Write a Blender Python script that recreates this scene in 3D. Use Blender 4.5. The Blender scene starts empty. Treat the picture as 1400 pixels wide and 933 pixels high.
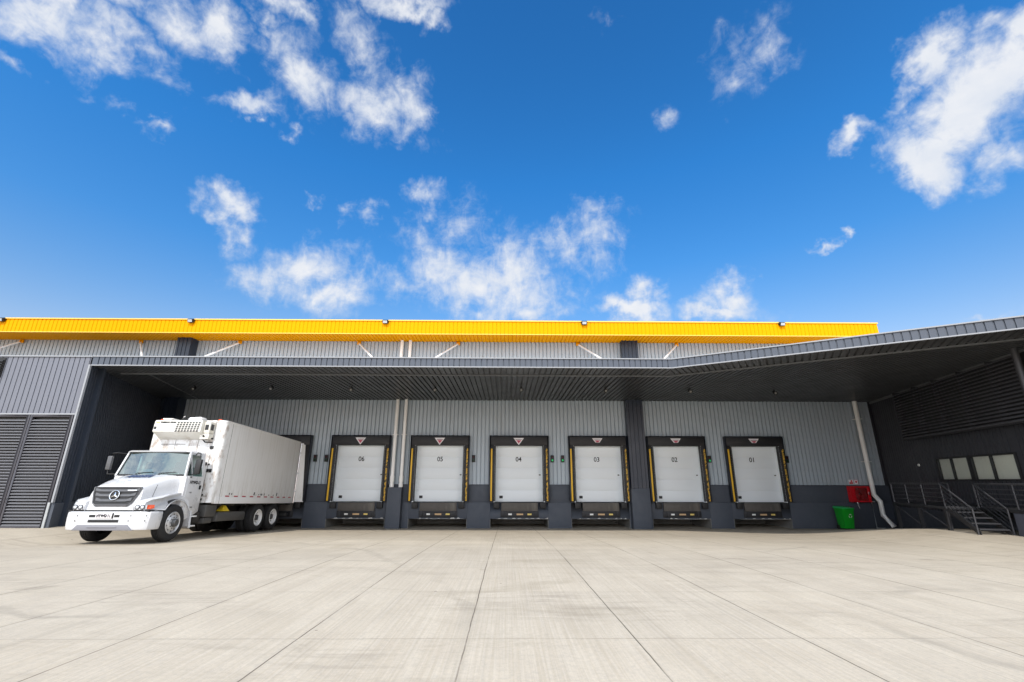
import bpy, bmesh, math, random
from mathutils import Vector, Matrix, Euler
random.seed(7)
C = bpy.context.scene
PI = math.pi

# ------------------------------------------------------------------ camera
H = 2.12
cam_d = bpy.data.cameras.new("camera"); cam = bpy.data.objects.new("camera", cam_d)
C.collection.objects.link(cam); C.camera = cam
cam_d.sensor_fit = 'HORIZONTAL'; cam_d.sensor_width = 36.0
cam_d.lens = 36.0 * 631.0 / 1400.0
cam_d.clip_start = 0.05; cam_d.clip_end = 3000.0
pitch, yaw, roll = math.radians(16.79), math.radians(0.63), math.radians(0.13)
fwd = Vector((math.sin(yaw) * math.cos(pitch), math.cos(yaw) * math.cos(pitch), math.sin(pitch)))
right = Vector((math.cos(yaw), -math.sin(yaw), 0)); up = right.cross(fwd)
r2 = right * math.cos(roll) + up * math.sin(roll); u2 = -right * math.sin(roll) + up * math.cos(roll)
cam.matrix_world = Matrix(((r2.x, u2.x, -fwd.x, 0), (r2.y, u2.y, -fwd.y, 0), (r2.z, u2.z, -fwd.z, H), (0, 0, 0, 1)))

# ------------------------------------------------------------------ light and exposure
SUN_DIR = Vector((0.25, 1.0, -1.05)).normalized()          # the way the light travels
SKY_STRENGTH = 0.12
EXPOSURE = 0.60
C.view_settings.view_transform = 'Standard'; C.view_settings.look = 'None'
C.view_settings.gamma = 1.0; C.view_settings.exposure = EXPOSURE
C.view_settings.use_curve_mapping = False
sun_d = bpy.data.lights.new("sun", 'SUN'); sun_d.energy = 2.25; sun_d.angle = math.radians(0.55)
sun_d.color = (1.0, 0.95, 0.87)
sun = bpy.data.objects.new("sun", sun_d); C.collection.objects.link(sun)
sun.rotation_euler = SUN_DIR.to_track_quat('-Z', 'Y').to_euler(); sun.location = (0, -20, 40)
SUN_EL = math.asin(-SUN_DIR.z); SUN_AZ = math.atan2(-SUN_DIR.x, -SUN_DIR.y)

w = bpy.data.worlds.new("World"); C.world = w; w.use_nodes = True
nt = w.node_tree; nt.nodes.clear()
def wn(t, **k):
    n = nt.nodes.new(t)
    for a, b in k.items(): setattr(n, a, b)
    return n
def wmath(op, a, b=None, clamp=False):
    n = wn('ShaderNodeMath', operation=op); n.use_clamp = clamp
    for i, v in enumerate((a, b)):
        if v is None: continue
        if isinstance(v, (int, float)): n.inputs[i].default_value = v
        else: nt.links.new(v, n.inputs[i])
    return n.outputs[0]
w_out = wn('ShaderNodeOutputWorld'); w_bg = wn('ShaderNodeBackground'); w_bg.inputs['Strength'].default_value = SKY_STRENGTH
sky = wn('ShaderNodeTexSky'); sky.sky_type = 'NISHITA'; sky.sun_disc = False
sky.sun_elevation = SUN_EL; sky.sun_rotation = SUN_AZ % (2 * PI)
sky.altitude = 0; sky.air_density = 1.0; sky.dust_density = 0.6; sky.ozone_density = 2.0
hs = wn('ShaderNodeHueSaturation'); hs.inputs['Saturation'].default_value = 1.30; hs.inputs['Value'].default_value = 1.0
nt.links.new(sky.outputs[0], hs.inputs['Color'])
wtc = wn('ShaderNodeTexCoord'); gen = wtc.outputs['Generated']
# clear-day tint: paler and hazier near the horizon, deeper blue higher up
gsep = wn('ShaderNodeSeparateXYZ'); nt.links.new(gen, gsep.inputs[0])
grmp = wn('ShaderNodeValToRGB'); nt.links.new(gsep.outputs['Z'], grmp.inputs[0])
STOPS = [(0.10, (2.50, 1.10, 0.76)), (0.24, (1.95, 1.10, 0.88)), (0.42, (0.98, 1.10, 1.10)), (0.58, (0.68, 1.10, 1.18)), (0.80, (0.60, 0.95, 1.04))]
while len(grmp.color_ramp.elements) < len(STOPS): grmp.color_ramp.elements.new(0.5)
for el_, (p_, c_) in zip(grmp.color_ramp.elements, STOPS): el_.position = p_; el_.color = (c_[0] * 0.390, c_[1] * 0.495, c_[2] * 0.545, 1)
gain = wn('ShaderNodeMix', data_type='RGBA', blend_type='MULTIPLY'); gain.inputs[0].default_value = 1.0
nt.links.new(hs.outputs[0], gain.inputs[6]); nt.links.new(grmp.outputs[0], gain.inputs[7])
gain2 = wn('ShaderNodeMix', data_type='RGBA', blend_type='MULTIPLY'); gain2.inputs[0].default_value = 1.0
nt.links.new(gain.outputs[2], gain2.inputs[6]); gain2.inputs[7].default_value = (0.74 / 0.36, 0.92 / 0.45, 1.02 / 0.5, 1); gain = gain2
# ragged cloud edges: the directions are stirred a little before the cloud shapes are read
def stir(vec, scale, amt, loc):
    mp = wn('ShaderNodeMapping'); mp.inputs['Location'].default_value = loc; nt.links.new(gen, mp.inputs['Vector'])
    n = wn('ShaderNodeTexNoise'); n.inputs['Scale'].default_value = scale; n.inputs['Detail'].default_value = 5; n.inputs['Roughness'].default_value = 0.6; nt.links.new(mp.outputs[0], n.inputs['Vector'])
    a = wn('ShaderNodeVectorMath', operation='SUBTRACT'); nt.links.new(n.outputs['Color'], a.inputs[0]); a.inputs[1].default_value = (0.5, 0.5, 0.5)
    b = wn('ShaderNodeVectorMath', operation='SCALE'); nt.links.new(a.outputs[0], b.inputs[0]); b.inputs['Scale'].default_value = amt
    c = wn('ShaderNodeVectorMath', operation='ADD'); nt.links.new(vec, c.inputs[0]); nt.links.new(b.outputs[0], c.inputs[1]); return c.outputs[0]
stirred = stir(stir(gen, 7.0, 0.16, (1.3, 0.2, 2.0)), 26.0, 0.05, (0.1, 3.0, 1.0))
# clouds: azimuth, elevation (degrees), half-lengths (radians), turn, weight
CLOUDS = [(-52.98, 37.08, 0.092, 0.04, 27.8, 1.0), (-47.89, 37.79, 0.054, 0.054, -3.1, 1.0), (-43.36, 41.08, 0.063, 0.053, 10.5, 1.0), (-39.44, 42.85, 0.055, 0.063, -3.4, 1.05), (-45.68, 37.69, 0.05, 0.038, -32.6, 0.8), (-53.44, 33.13, 0.029, 0.021, -28.6, 0.8), (-50.72, 39.24, 0.144, 0.028, 38.5, 1.0), (-33.02, 46.97, 0.052, 0.03, -4.4, 0.85), (-30.69, 46.96, 0.035, 0.024, -43.5, 0.85), (-32.92, 44.98, 0.026, 0.026, -5.9, 0.7), (-28.65, 42.44, 0.07, 0.06, 0.8, 0.95), (-36.47, 37.69, 0.087, 0.029, 29.9, 0.9), (-33.46, 36.76, 0.017, 0.013, 0.4, 0.7), (-30.02, 37.09, 0.027, 0.017, -13.0, 0.7), (-21.79, 45.67, 0.047, 0.086, 35.3, 0.8), (-18.29, 41.81, 0.102, 0.053, -11.4, 0.95), (-12.66, 42.99, 0.05, 0.051, 9.3, 0.8), (-16.04, 51.76, 0.113, 0.025, 9.2, 0.95), (-12.23, 50.86, 0.038, 0.037, 10.1, 0.85), (-42.68, 32.71, 0.029, 0.021, 37.7, 0.75), (-44.16, 33.48, 0.017, 0.012, -9.3, 0.55), (-35.08, 27.36, 0.053, 0.047, -11.2, 1.05), (-32.72, 25.4, 0.045, 0.056, 37.2, 0.95), (-25.76, 23.48, 0.11, 0.074, 22.0, 0.9), (-23.34, 20.97, 0.098, 0.058, -1.6, 0.95), (-28.99, 21.23, 0.07, 0.056, -10.8, 0.75), (-11.29, 33.65, 0.043, 0.045, -33.6, 0.8), (-9.26, 25.57, 0.116, 0.085, -25.9, 0.9), (-0.38, 24.14, 0.164, 0.098, 0.5, 0.97), (-5.55, 30.99, 0.099, 0.079, -16.3, 0.7), (-14.33, 23.39, 0.106, 0.052, -4.1, 0.8), (2.56, 21.18, 0.156, 0.054, -0.6, 0.9), (-5.24, 22.69, 0.126, 0.063, 2.4, 0.9), (12.63, 28.91, 0.098, 0.077, -35.0, 0.78), (8.11, 27.5, 0.068, 0.077, 16.6, 0.75), (18.67, 22.44, 0.054, 0.045, 14.0, 1.0), (15.9, 19.65, 0.092, 0.031, -5.1, 1.05), (27.64, 19.6, 0.078, 0.048, -20.5, 1.0), (26.28, 18.31, 0.094, 0.026, -8.4, 1.05), (31.62, 42.58, 0.076, 0.053, -55.8, 0.53), (36.06, 42.81, 0.052, 0.063, -39.0, 0.53), (30.33, 44.95, 0.05, 0.043, 8.7, 0.38), (32.92, 40.47, 0.057, 0.047, -22.2, 0.5), (22.12, 39.8, 0.045, 0.024, 0.6, 0.38), (43.17, 32.56, 0.038, 0.028, -14.5, 1.04), (48.52, 28.85, 0.056, 0.068, 19.9, 1.34), (51.7, 30.83, 0.068, 0.084, 2.4, 1.4), (50.55, 36.04, 0.042, 0.053, -9.9, 1.28), (55.62, 34.06, 0.035, 0.058, 20.4, 1.28), (53.67, 31.61, 0.05, 0.068, -34.7, 1.34), (52.82, 26.11, 0.04, 0.041, -15.4, 0.85), (47.95, 34.09, 0.022, 0.042, -31.1, 0.73), (36.23, 24.1, 0.026, 0.013, -4.4, 0.68), (38.62, 24.05, 0.014, 0.012, 6.9, 0.76), (47.72, 13.69, 0.052, 0.013, -7.0, 0.76), (-25.24, 31.29, 0.016, 0.018, 14.3, 0.6), (-18.95, 30.36, 0.038, 0.028, 30.0, 0.6), (-21.87, 29.54, 0.025, 0.02, 11.7, 0.5), (15.91, 51.69, 0.037, 0.023, -12.0, 0.4), (-46.9, 33.49, 0.049, 0.015, -8.1, 0.5)]
acc = None
for az, el, a, b, ang, wt in CLOUDS:
    az, el, ang = math.radians(az), math.radians(el), math.radians(ang)
    d = Vector((math.sin(az) * math.cos(el), math.cos(az) * math.cos(el), math.sin(el)))
    e = Vector((math.cos(az), -math.sin(az), 0)); n = d.cross(e) * -1
    if n.z < 0: n = -n
    ax = e * math.cos(ang) + n * math.sin(ang); ay = -e * math.sin(ang) + n * math.cos(ang)
    az_ = ax.cross(ay)
    mp = wn('ShaderNodeMapping', vector_type='TEXTURE')
    m3 = Matrix((ax, ay, az_)).transposed()
    mp.inputs['Location'].default_value = d; mp.inputs['Rotation'].default_value = m3.to_euler()
    mp.inputs['Scale'].default_value = (a * 1.35, b * 1.35, 1.0)
    nt.links.new(stirred, mp.inputs['Vector'])
    g = wn('ShaderNodeTexGradient', gradient_type='SPHERICAL'); nt.links.new(mp.outputs[0], g.inputs[0])
    v = wmath('MULTIPLY', g.outputs['Fac'], wt)
    acc = v if acc is None else wmath('MAXIMUM', acc, v)
def wnoise(scale, detail, rough, stretch, dist=0.0, loc=(0, 0, 0), rot=(0, 0, 0)):
    mp = wn('ShaderNodeMapping'); mp.inputs['Scale'].default_value = stretch; mp.inputs['Location'].default_value = loc; mp.inputs['Rotation'].default_value = rot
    nt.links.new(gen, mp.inputs['Vector'])
    n = wn('ShaderNodeTexNoise'); n.inputs['Scale'].default_value = scale; n.inputs['Detail'].default_value = detail
    n.inputs['Roughness'].default_value = rough; n.inputs['Distortion'].default_value = dist
    nt.links.new(mp.outputs[0], n.inputs['Vector']); return n.outputs['Fac']
n1 = wnoise(9.0, 12, 0.62, (1, 1, 1.5), 0.35, (3.1, 0.4, 1.7))
n2 = wnoise(34.0, 8, 0.62, (1, 1, 0.55), 0.6, (0.3, 2.2, 4.1), (0.0, 0.5, 0.3))
nsum = wmath('ADD', wmath('MULTIPLY', wmath('SUBTRACT', n1, 0.5), 1.35), wmath('MULTIPLY', wmath('SUBTRACT', n2, 0.5), 0.85))
dens_in = wmath('ADD', acc, nsum)
gate = wn('ShaderNodeMapRange', interpolation_type='SMOOTHSTEP'); gate.inputs['From Min'].default_value = 0.02; gate.inputs['From Max'].default_value = 0.22
nt.links.new(acc, gate.inputs['Value'])
dens = wn('ShaderNodeMapRange', interpolation_type='SMOOTHSTEP')
dens.inputs['From Min'].default_value = 0.18; dens.inputs['From Max'].default_value = 1.08
nt.links.new(dens_in, dens.inputs['Value'])
front = wmath('MULTIPLY', dens.outputs[0], gate.outputs[0])
# unseen bright cloud behind and above the yard, added as fill for the shade
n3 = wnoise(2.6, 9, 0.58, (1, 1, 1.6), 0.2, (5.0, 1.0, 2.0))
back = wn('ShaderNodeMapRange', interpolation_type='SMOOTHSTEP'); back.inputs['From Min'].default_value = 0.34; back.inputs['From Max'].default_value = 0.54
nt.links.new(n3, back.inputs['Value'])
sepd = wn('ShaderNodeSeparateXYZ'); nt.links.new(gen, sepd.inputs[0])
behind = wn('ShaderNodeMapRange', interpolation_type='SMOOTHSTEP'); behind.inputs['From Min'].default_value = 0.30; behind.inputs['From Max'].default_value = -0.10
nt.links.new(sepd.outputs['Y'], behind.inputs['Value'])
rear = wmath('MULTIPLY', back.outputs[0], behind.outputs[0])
def wlayer(f, below, thin, full):
    c = wn('ShaderNodeMix', data_type='RGBA'); c.inputs[6].default_value = (*thin, 1); c.inputs[7].default_value = (*full, 1); nt.links.new(f, c.inputs[0])
    o = wn('ShaderNodeMix', data_type='RGBA'); nt.links.new(f, o.inputs[0]); nt.links.new(below, o.inputs[6]); nt.links.new(c.outputs[2], o.inputs[7]); return o.outputs[2]
puff = wn('ShaderNodeMapRange'); puff.inputs['From Min'].default_value = 0.30; puff.inputs['From Max'].default_value = 0.72; puff.inputs['To Min'].default_value = 0.0; puff.inputs['To Max'].default_value = 1.0
nt.links.new(wnoise(13.0, 9, 0.6, (1, 1, 1.2), 0.3, (2.2, 0.7, 5.0)), puff.inputs['Value'])
tone = wmath('MULTIPLY', front, wmath('ADD', 0.45, wmath('MULTIPLY', puff.outputs[0], 0.55)), True)
fc_ = wn('ShaderNodeMix', data_type='RGBA'); fc_.inputs[6].default_value = (3.3, 3.8, 4.6, 1); fc_.inputs[7].default_value = (5.2, 5.2, 5.25, 1); nt.links.new(tone, fc_.inputs[0])
fl_ = wn('ShaderNodeMix', data_type='RGBA'); nt.links.new(wmath('MULTIPLY', front, 0.96), fl_.inputs[0]); nt.links.new(gain.outputs[2], fl_.inputs[6]); nt.links.new(fc_.outputs[2], fl_.inputs[7])
lay = fl_.outputs[2]
lay = wlayer(wmath('MULTIPLY', rear, 0.95), lay, (9.5, 10.2, 11.0), (12.9, 13.6, 14.4))  # added fill cloud, set brighter than the clouds in view
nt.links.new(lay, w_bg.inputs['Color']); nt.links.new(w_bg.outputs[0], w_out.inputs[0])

# ------------------------------------------------------------------ materials
class MT:
    def __init__(s, name):
        s.m = bpy.data.materials.new(name); s.m.use_nodes = True
        s.t = s.m.node_tree; s.p = s.t.nodes['Principled BSDF']; s.tc = None
    def n(s, t, **k):
        n = s.t.nodes.new(t)
        for a, b in k.items(): setattr(n, a, b)
        return n
    def l(s, a, b): s.t.links.new(a, b)
    def pos(s):
        if s.tc is None:
            s.tc = s.n('ShaderNodeTexCoord')
        return s.tc.outputs['Object']
    def noise(s, scale, detail=5, rough=0.55, stretch=(1, 1, 1), dist=0.0, loc=(0, 0, 0), rot=(0, 0, 0)):
        mp = s.n('ShaderNodeMapping'); mp.inputs['Scale'].default_value = stretch; mp.inputs['Location'].default_value = loc; mp.inputs['Rotation'].default_value = rot
        s.l(s.pos(), mp.inputs['Vector'])
        n = s.n('ShaderNodeTexNoise'); n.inputs['Scale'].default_value = scale; n.inputs['Detail'].default_value = detail
        n.inputs['Roughness'].default_value = rough; n.inputs['Distortion'].default_value = dist
        s.l(mp.outputs[0], n.inputs['Vector']); return n.outputs['Fac']
    def math(s, op, a, b=None, clamp=False):
        n = s.n('ShaderNodeMath', operation=op); n.use_clamp = clamp
        for i, v in enumerate((a, b)):
            if v is None: continue
            if isinstance(v, (int, float)): n.inputs[i].default_value = v
            else: s.l(v, n.inputs[i])
        return n.outputs[0]
    def ramp(s, v, lo, hi, a=0.0, b=1.0, smooth=True):
        n = s.n('ShaderNodeMapRange', interpolation_type='SMOOTHSTEP' if smooth else 'LINEAR')
        n.inputs['From Min'].default_value = lo; n.inputs['From Max'].default_value = hi
        n.inputs['To Min'].default_value = a; n.inputs['To Max'].default_value = b
        s.l(v, n.inputs['Value']); return n.outputs[0]
    def mix(s, f, a, b, mode='MIX'):
        n = s.n('ShaderNodeMix', data_type='RGBA', blend_type=mode)
        for i, v in ((0, f), (6, a), (7, b)):
            if isinstance(v, (int, float)): n.inputs[i].default_value = v
            elif isinstance(v, tuple): n.inputs[i].default_value = (*v, 1) if len(v) == 3 else v
            else: s.l(v, n.inputs[i])
        return n.outputs[2]
    def bump(s, v, dist=0.01, strength=0.4):
        n = s.n('ShaderNodeBump'); n.inputs['Distance'].default_value = dist; n.inputs['Strength'].default_value = strength
        s.l(v, n.inputs['Height']); s.l(n.outputs[0], s.p.inputs['Normal'])

def paint(name, col, rough=0.45, var=0.12, scale=1.2, metal=0.0, dirt=None, dirt_lo=0.52, dirt_hi=0.75, dirt_scale=2.2, dirt_stretch=(1, 1, 0.25), spec=0.5, bump=0.0, coat=0.0, dirt_amt=0.8):
    k = MT(name); k.p.inputs['Roughness'].default_value = rough; k.p.inputs['Metallic'].default_value = metal
    k.p.inputs['Specular IOR Level'].default_value = spec; k.p.inputs['Coat Weight'].default_value = coat
    v = k.noise(scale, 6, 0.6)
    c = k.mix(v, tuple(x * (1 - var) for x in col), tuple(min(1, x * (1 + var)) for x in col))
    if dirt:
        d = k.ramp(k.noise(dirt_scale, 8, 0.65, dirt_stretch, 0.3), dirt_lo, dirt_hi, 0, dirt_amt)
        c = k.mix(d, c, dirt)
    k.l(c, k.p.inputs['Base Color'])
    k.l(k.ramp(k.noise(scale * 4, 4), 0.3, 0.7, rough * 0.85, min(1, rough * 1.2), False), k.p.inputs['Roughness'])
    if bump: k.bump(k.noise(scale * 30, 3), 0.004, bump)
    return k.m

M = {}
M['grey_clad'] = paint('grey cladding', (0.415, 0.475, 0.525), 0.42, 0.05, 0.5, dirt=(0.33, 0.335, 0.33), dirt_scale=1.6, dirt_amt=0.45)
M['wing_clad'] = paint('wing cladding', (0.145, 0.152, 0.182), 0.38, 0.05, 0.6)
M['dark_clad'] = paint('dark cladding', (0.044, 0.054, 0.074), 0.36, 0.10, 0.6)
M['office_clad'] = paint('black cladding', (0.030, 0.031, 0.038), 0.40, 0.12, 0.6)
M['fascia'] = paint('slate fascia', (0.068, 0.080, 0.104), 0.33, 0.05, 0.8)
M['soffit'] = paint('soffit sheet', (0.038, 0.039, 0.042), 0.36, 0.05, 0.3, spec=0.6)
M['trim'] = paint('trim', (0.30, 0.31, 0.33), 0.35, 0.05, 1.0)
M['soffit_trim'] = paint('soffit trim', (0.15, 0.155, 0.16), 0.4, 0.08, 1.0)
M['column'] = paint('column cladding', (0.020, 0.029, 0.048), 0.35, 0.10, 0.6)
M['yellow'] = paint('yellow sheet', (0.80, 0.335, 0.001), 0.55, 0.03, 0.6, spec=0.04)
M['yellow_trim'] = paint('pale yellow capping', (0.85, 0.55, 0.10), 0.45, 0.04, 0.8, spec=0.3)
M['base'] = paint('painted concrete', (0.062, 0.072, 0.092), 0.62, 0.12, 1.3, dirt=(0.11, 0.11, 0.13), dirt_lo=0.60, dirt_hi=0.80, dirt_scale=3.0, dirt_stretch=(1, 1, 0.7), bump=0.25, dirt_amt=0.5)
M['pit'] = paint('bare concrete', (0.20, 0.195, 0.18), 0.85, 0.2, 3.0, bump=0.4)
M['chipped'] = paint('chipped concrete', (0.50, 0.49, 0.46), 0.9, 0.25, 9.0, bump=0.6)
M['door_white'] = paint('door panel white', (0.82, 0.865, 0.89), 0.38, 0.02, 1.0, dirt=(0.60, 0.57, 0.50), dirt_lo=0.62, dirt_hi=0.85, dirt_scale=1.4, dirt_amt=0.5)
M['rubber'] = paint('black rubber', (0.012, 0.012, 0.013), 0.6, 0.25, 4.0, dirt=(0.06, 0.058, 0.055), dirt_lo=0.5, dirt_hi=0.8, dirt_amt=0.6)
M['curtain'] = paint('dock curtain', (0.014, 0.014, 0.016), 0.55, 0.25, 2.0, dirt=(0.055, 0.05, 0.05), dirt_lo=0.5, dirt_hi=0.8, dirt_stretch=(0.3, 1, 1), dirt_amt=0.7)
M['frame_black'] = paint('shelter frame', (0.010, 0.013, 0.022), 0.4, 0.15, 2.0)
M['guide'] = paint('yellow guide strip', (0.80, 0.47, 0.03), 0.5, 0.08, 3.0)
M['guide_worn'] = paint('worn yellow strip', (0.72, 0.43, 0.05), 0.6, 0.1, 3.0, dirt=(0.03, 0.026, 0.02), dirt_lo=0.46, dirt_hi=0.56, dirt_scale=7.0, dirt_stretch=(2, 1, 1.4), dirt_amt=1.0)
M['steel'] = paint('dusty steel', (0.105, 0.095, 0.085), 0.62, 0.25, 4.0, 0.3, dirt=(0.22, 0.20, 0.17), dirt_lo=0.5, dirt_hi=0.75, dirt_amt=0.6)
M['steel_dark'] = paint('dark steel', (0.030, 0.030, 0.033), 0.5, 0.2, 3.0, 0.3)
M['rail'] = paint('rail steel', (0.058, 0.058, 0.064), 0.38, 0.15, 3.0, 0.2)
M['white'] = paint('white paint', (0.80, 0.80, 0.80), 0.40, 0.04, 2.0)
M['white_mark'] = paint('white mark', (0.85, 0.84, 0.80), 0.5, 0.06, 6.0)
M['yellow_mark'] = paint('yellow mark', (0.80, 0.60, 0.16), 0.5, 0.08, 6.0)
M['orange_mark'] = paint('amber mark', (0.62, 0.40, 0.20), 0.5, 0.15, 8.0)
M['ink'] = paint('black ink', (0.010, 0.010, 0.012), 0.55, 0.1, 3.0)
M['sign_red'] = paint('sign red', (0.50, 0.045, 0.09), 0.45, 0.12, 5.0)
M['sign_pink'] = paint('faded sign red', (0.62, 0.22, 0.27), 0.45, 0.1, 5.0)
M['sign_white'] = paint('sign white', (0.84, 0.80, 0.82), 0.45, 0.04, 5.0)
M['pvc'] = paint('pvc pipe', (0.90, 0.89, 0.86), 0.42, 0.05, 1.2, dirt=(0.66, 0.61, 0.52), dirt_lo=0.56, dirt_hi=0.8, dirt_scale=2.0, dirt_amt=0.4)
M['fire_red'] = paint('fire red', (0.62, 0.012, 0.02), 0.30, 0.06, 3.0)
M['fire_red_dark'] = paint('hose red', (0.55, 0.016, 0.026), 0.5, 0.2, 6.0)
M['bin_green'] = paint('bin green', (0.008, 0.36, 0.022), 0.38, 0.08, 3.0)
M['bin_lid'] = paint('bin lid green', (0.03, 0.46, 0.13), 0.3, 0.08, 3.0)
M['chrome'] = paint('chrome', (0.75, 0.76, 0.78), 0.18, 0.03, 3.0, 1.0)
M['truck_white'] = paint('truck white', (0.63, 0.635, 0.65), 0.28, 0.02, 1.0, coat=0.5)
M['truck_grille'] = paint('grille grey', (0.085, 0.085, 0.090), 0.35, 0.1, 3.0)
M['truck_black'] = paint('truck black', (0.012, 0.012, 0.013), 0.5, 0.2, 4.0)
M['bumper_grey'] = paint('bumper grey', (0.22, 0.22, 0.245), 0.5, 0.08, 3.0)
M['chassis'] = paint('chassis', (0.020, 0.019, 0.018), 0.65, 0.3, 5.0, dirt=(0.085, 0.078, 0.068), dirt_lo=0.5, dirt_hi=0.75, dirt_amt=0.7)
M['tank'] = paint('tank grey', (0.085, 0.083, 0.08), 0.45, 0.15, 3.0, 0.2)
M['tyre'] = paint('tyre', (0.014, 0.014, 0.015), 0.75, 0.25, 8.0, dirt=(0.05, 0.047, 0.042), dirt_lo=0.5, dirt_hi=0.8, dirt_amt=0.5)
M['rim'] = paint('rim', (0.58, 0.58, 0.58), 0.42, 0.12, 5.0, 0.35, dirt=(0.20, 0.17, 0.14), dirt_lo=0.5, dirt_hi=0.75, dirt_stretch=(1, 1, 1), dirt_amt=0.6)
M['rim_white'] = paint('white rim', (0.78, 0.77, 0.75), 0.42, 0.1, 5.0, dirt=(0.30, 0.26, 0.21), dirt_lo=0.55, dirt_hi=0.8, dirt_stretch=(1, 1, 1), dirt_amt=0.6)
M['hub'] = paint('hub', (0.10, 0.10, 0.10), 0.5, 0.2, 6.0, 0.4)
M['amber'] = paint('amber lens', (0.62, 0.075, 0.015), 0.2, 0.05, 6.0)
M['red_lens'] = paint('red lens', (0.35, 0.02, 0.025), 0.25, 0.1, 6.0)
M['red_tape'] = paint('red tape', (0.40, 0.03, 0.05), 0.35, 0.1, 6.0)
M['seat'] = paint('seat cloth', (0.06, 0.075, 0.085), 0.85, 0.2, 6.0)
M['dash'] = paint('dashboard', (0.10, 0.11, 0.11), 0.6, 0.15, 6.0)
M['blue_card'] = paint('blue card', (0.22, 0.50, 0.68), 0.5, 0.15, 9.0)
M['hood_text'] = paint('blue lettering', (0.035, 0.06, 0.14), 0.5, 0.1, 6.0)
M['plastic_yellow'] = paint('yellow plastic', (0.75, 0.55, 0.02), 0.5, 0.12, 5.0)
M['blind'] = paint('window blind', (0.90, 0.89, 0.83), 0.7, 0.06, 2.0, dirt=(0.40, 0.38, 0.32), dirt_lo=0.5, dirt_hi=0.8, dirt_amt=0.5)
M['grate_light'] = paint('galvanised', (0.42, 0.44, 0.45), 0.4, 0.2, 8.0, 0.5)

M['louvre_dark'] = paint('screen blade', (0.095, 0.095, 0.105), 0.42, 0.1, 2.0)
M['block'] = paint('slate block', (0.085, 0.09, 0.115), 0.6, 0.1, 1.5, bump=0.2)
M['reefer'] = paint('unit white', (0.74, 0.72, 0.66), 0.4, 0.05, 2.0, dirt=(0.48, 0.41, 0.30), dirt_lo=0.48, dirt_hi=0.75, dirt_amt=0.6)
M['frame_black2'] = paint('gate frame', (0.045, 0.042, 0.050), 0.4, 0.1, 3.0)
M['louvre'] = paint('louvre blade', (0.115, 0.115, 0.125), 0.42, 0.08, 2.0)

def box_side():
    k = MT('van body panel'); k.p.inputs['Roughness'].default_value = 0.45
    v = k.noise(0.8, 5)
    c = k.mix(v, (0.81, 0.81, 0.80), (0.89, 0.89, 0.885))
    st = k.ramp(k.noise(3.0, 8, 0.7, (1, 3.0, 0.10)), 0.46, 0.76, 0, 0.75)
    c = k.mix(st, c, (0.66, 0.645, 0.605))
    sp = k.n('ShaderNodeSeparateXYZ'); k.l(k.pos(), sp.inputs[0])
    low = k.math('MULTIPLY', k.ramp(sp.outputs['Z'], 2.0, 1.05), k.ramp(k.noise(5.0, 8, 0.7, (1, 1.5, 0.3)), 0.42, 0.72))
    c = k.mix(k.math('MULTIPLY', low, 0.6), c, (0.36, 0.32, 0.26))
    rust = k.math('MULTIPLY', k.ramp(sp.outputs['Y'], 2.0, 1.6), k.ramp(k.noise(4.5, 9, 0.7, (1, 1, 0.5)), 0.45, 0.66))
    c = k.mix(k.math('MULTIPLY', rust, 0.8), c, (0.27, 0.19, 0.13))
    k.l(c, k.p.inputs['Base Color'])
    return k.m
M['box_side'] = box_side()

def glass(name, tint, gloss=0.35, base=0.15):
    k = MT(name); t = k.t; out = t.nodes['Material Output']
    tr = k.n('ShaderNodeBsdfTransparent'); tr.inputs[0].default_value = (*tint, 1)
    gl = k.n('ShaderNodeBsdfGlossy'); gl.inputs['Roughness'].default_value = 0.02; gl.inputs[0].default_value = (0.92, 1.0, 0.98, 1)
    fr = k.n('ShaderNodeFresnel'); fr.inputs[0].default_value = 1.52
    f = k.math('ADD', k.math('MULTIPLY', fr.outputs[0], gloss), base, True)
    # a wavy pane: reflections wander a little
    b = k.n('ShaderNodeBump'); b.inputs['Distance'].default_value = 0.02; b.inputs['Strength'].default_value = 0.25
    k.l(k.noise(2.5, 2), b.inputs['Height']); k.l(b.outputs[0], gl.inputs['Normal'])
    mx = k.n('ShaderNodeMixShader'); k.l(f, mx.inputs[0]); k.l(tr.outputs[0], mx.inputs[1]); k.l(gl.outputs[0], mx.inputs[2])
    k.l(mx.outputs[0], out.inputs[0]); return k.m
M['windscreen'] = glass('windscreen glass', (0.22, 0.36, 0.31), 1.0, 0.16)
M['side_glass'] = glass('side glass', (0.35, 0.45, 0.42), 0.8, 0.04)
M['pane'] = glass('window glass', (0.97, 0.97, 0.95), 1.0, 0.08)
def lamp_mat(name, col, strength):
    k = MT(name); k.p.inputs['Base Color'].default_value = (*col, 1); k.p.inputs['Emission Color'].default_value = (*col, 1)
    k.p.inputs['Emission Strength'].default_value = strength; k.p.inputs['Roughness'].default_value = 0.3
    v = k.noise(20, 2); k.l(k.mix(v, tuple(c * .8 for c in col), col), k.p.inputs['Base Color']); return k.m
M['green_lit'] = lamp_mat('green lens lit', (0.02, 0.42, 0.12), 0.35)
M['green_off'] = paint('green lens', (0.008, 0.045, 0.02), 0.25, 0.1, 8.0)
M['red_off'] = paint('dull red lens', (0.06, 0.008, 0.012), 0.25, 0.1, 8.0)
M['lamp_dim'] = paint('spot lens', (0.22, 0.22, 0.21), 0.4, 0.05, 8.0)
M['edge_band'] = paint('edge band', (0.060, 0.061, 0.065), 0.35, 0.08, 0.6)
M['canopy_top'] = paint('galvanised roof sheet', (0.55, 0.55, 0.55), 0.5, 0.06, 1.0)
M['lamp_glass'] = paint('lamp glass', (0.50, 0.52, 0.54), 0.12, 0.03, 8.0)
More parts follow.
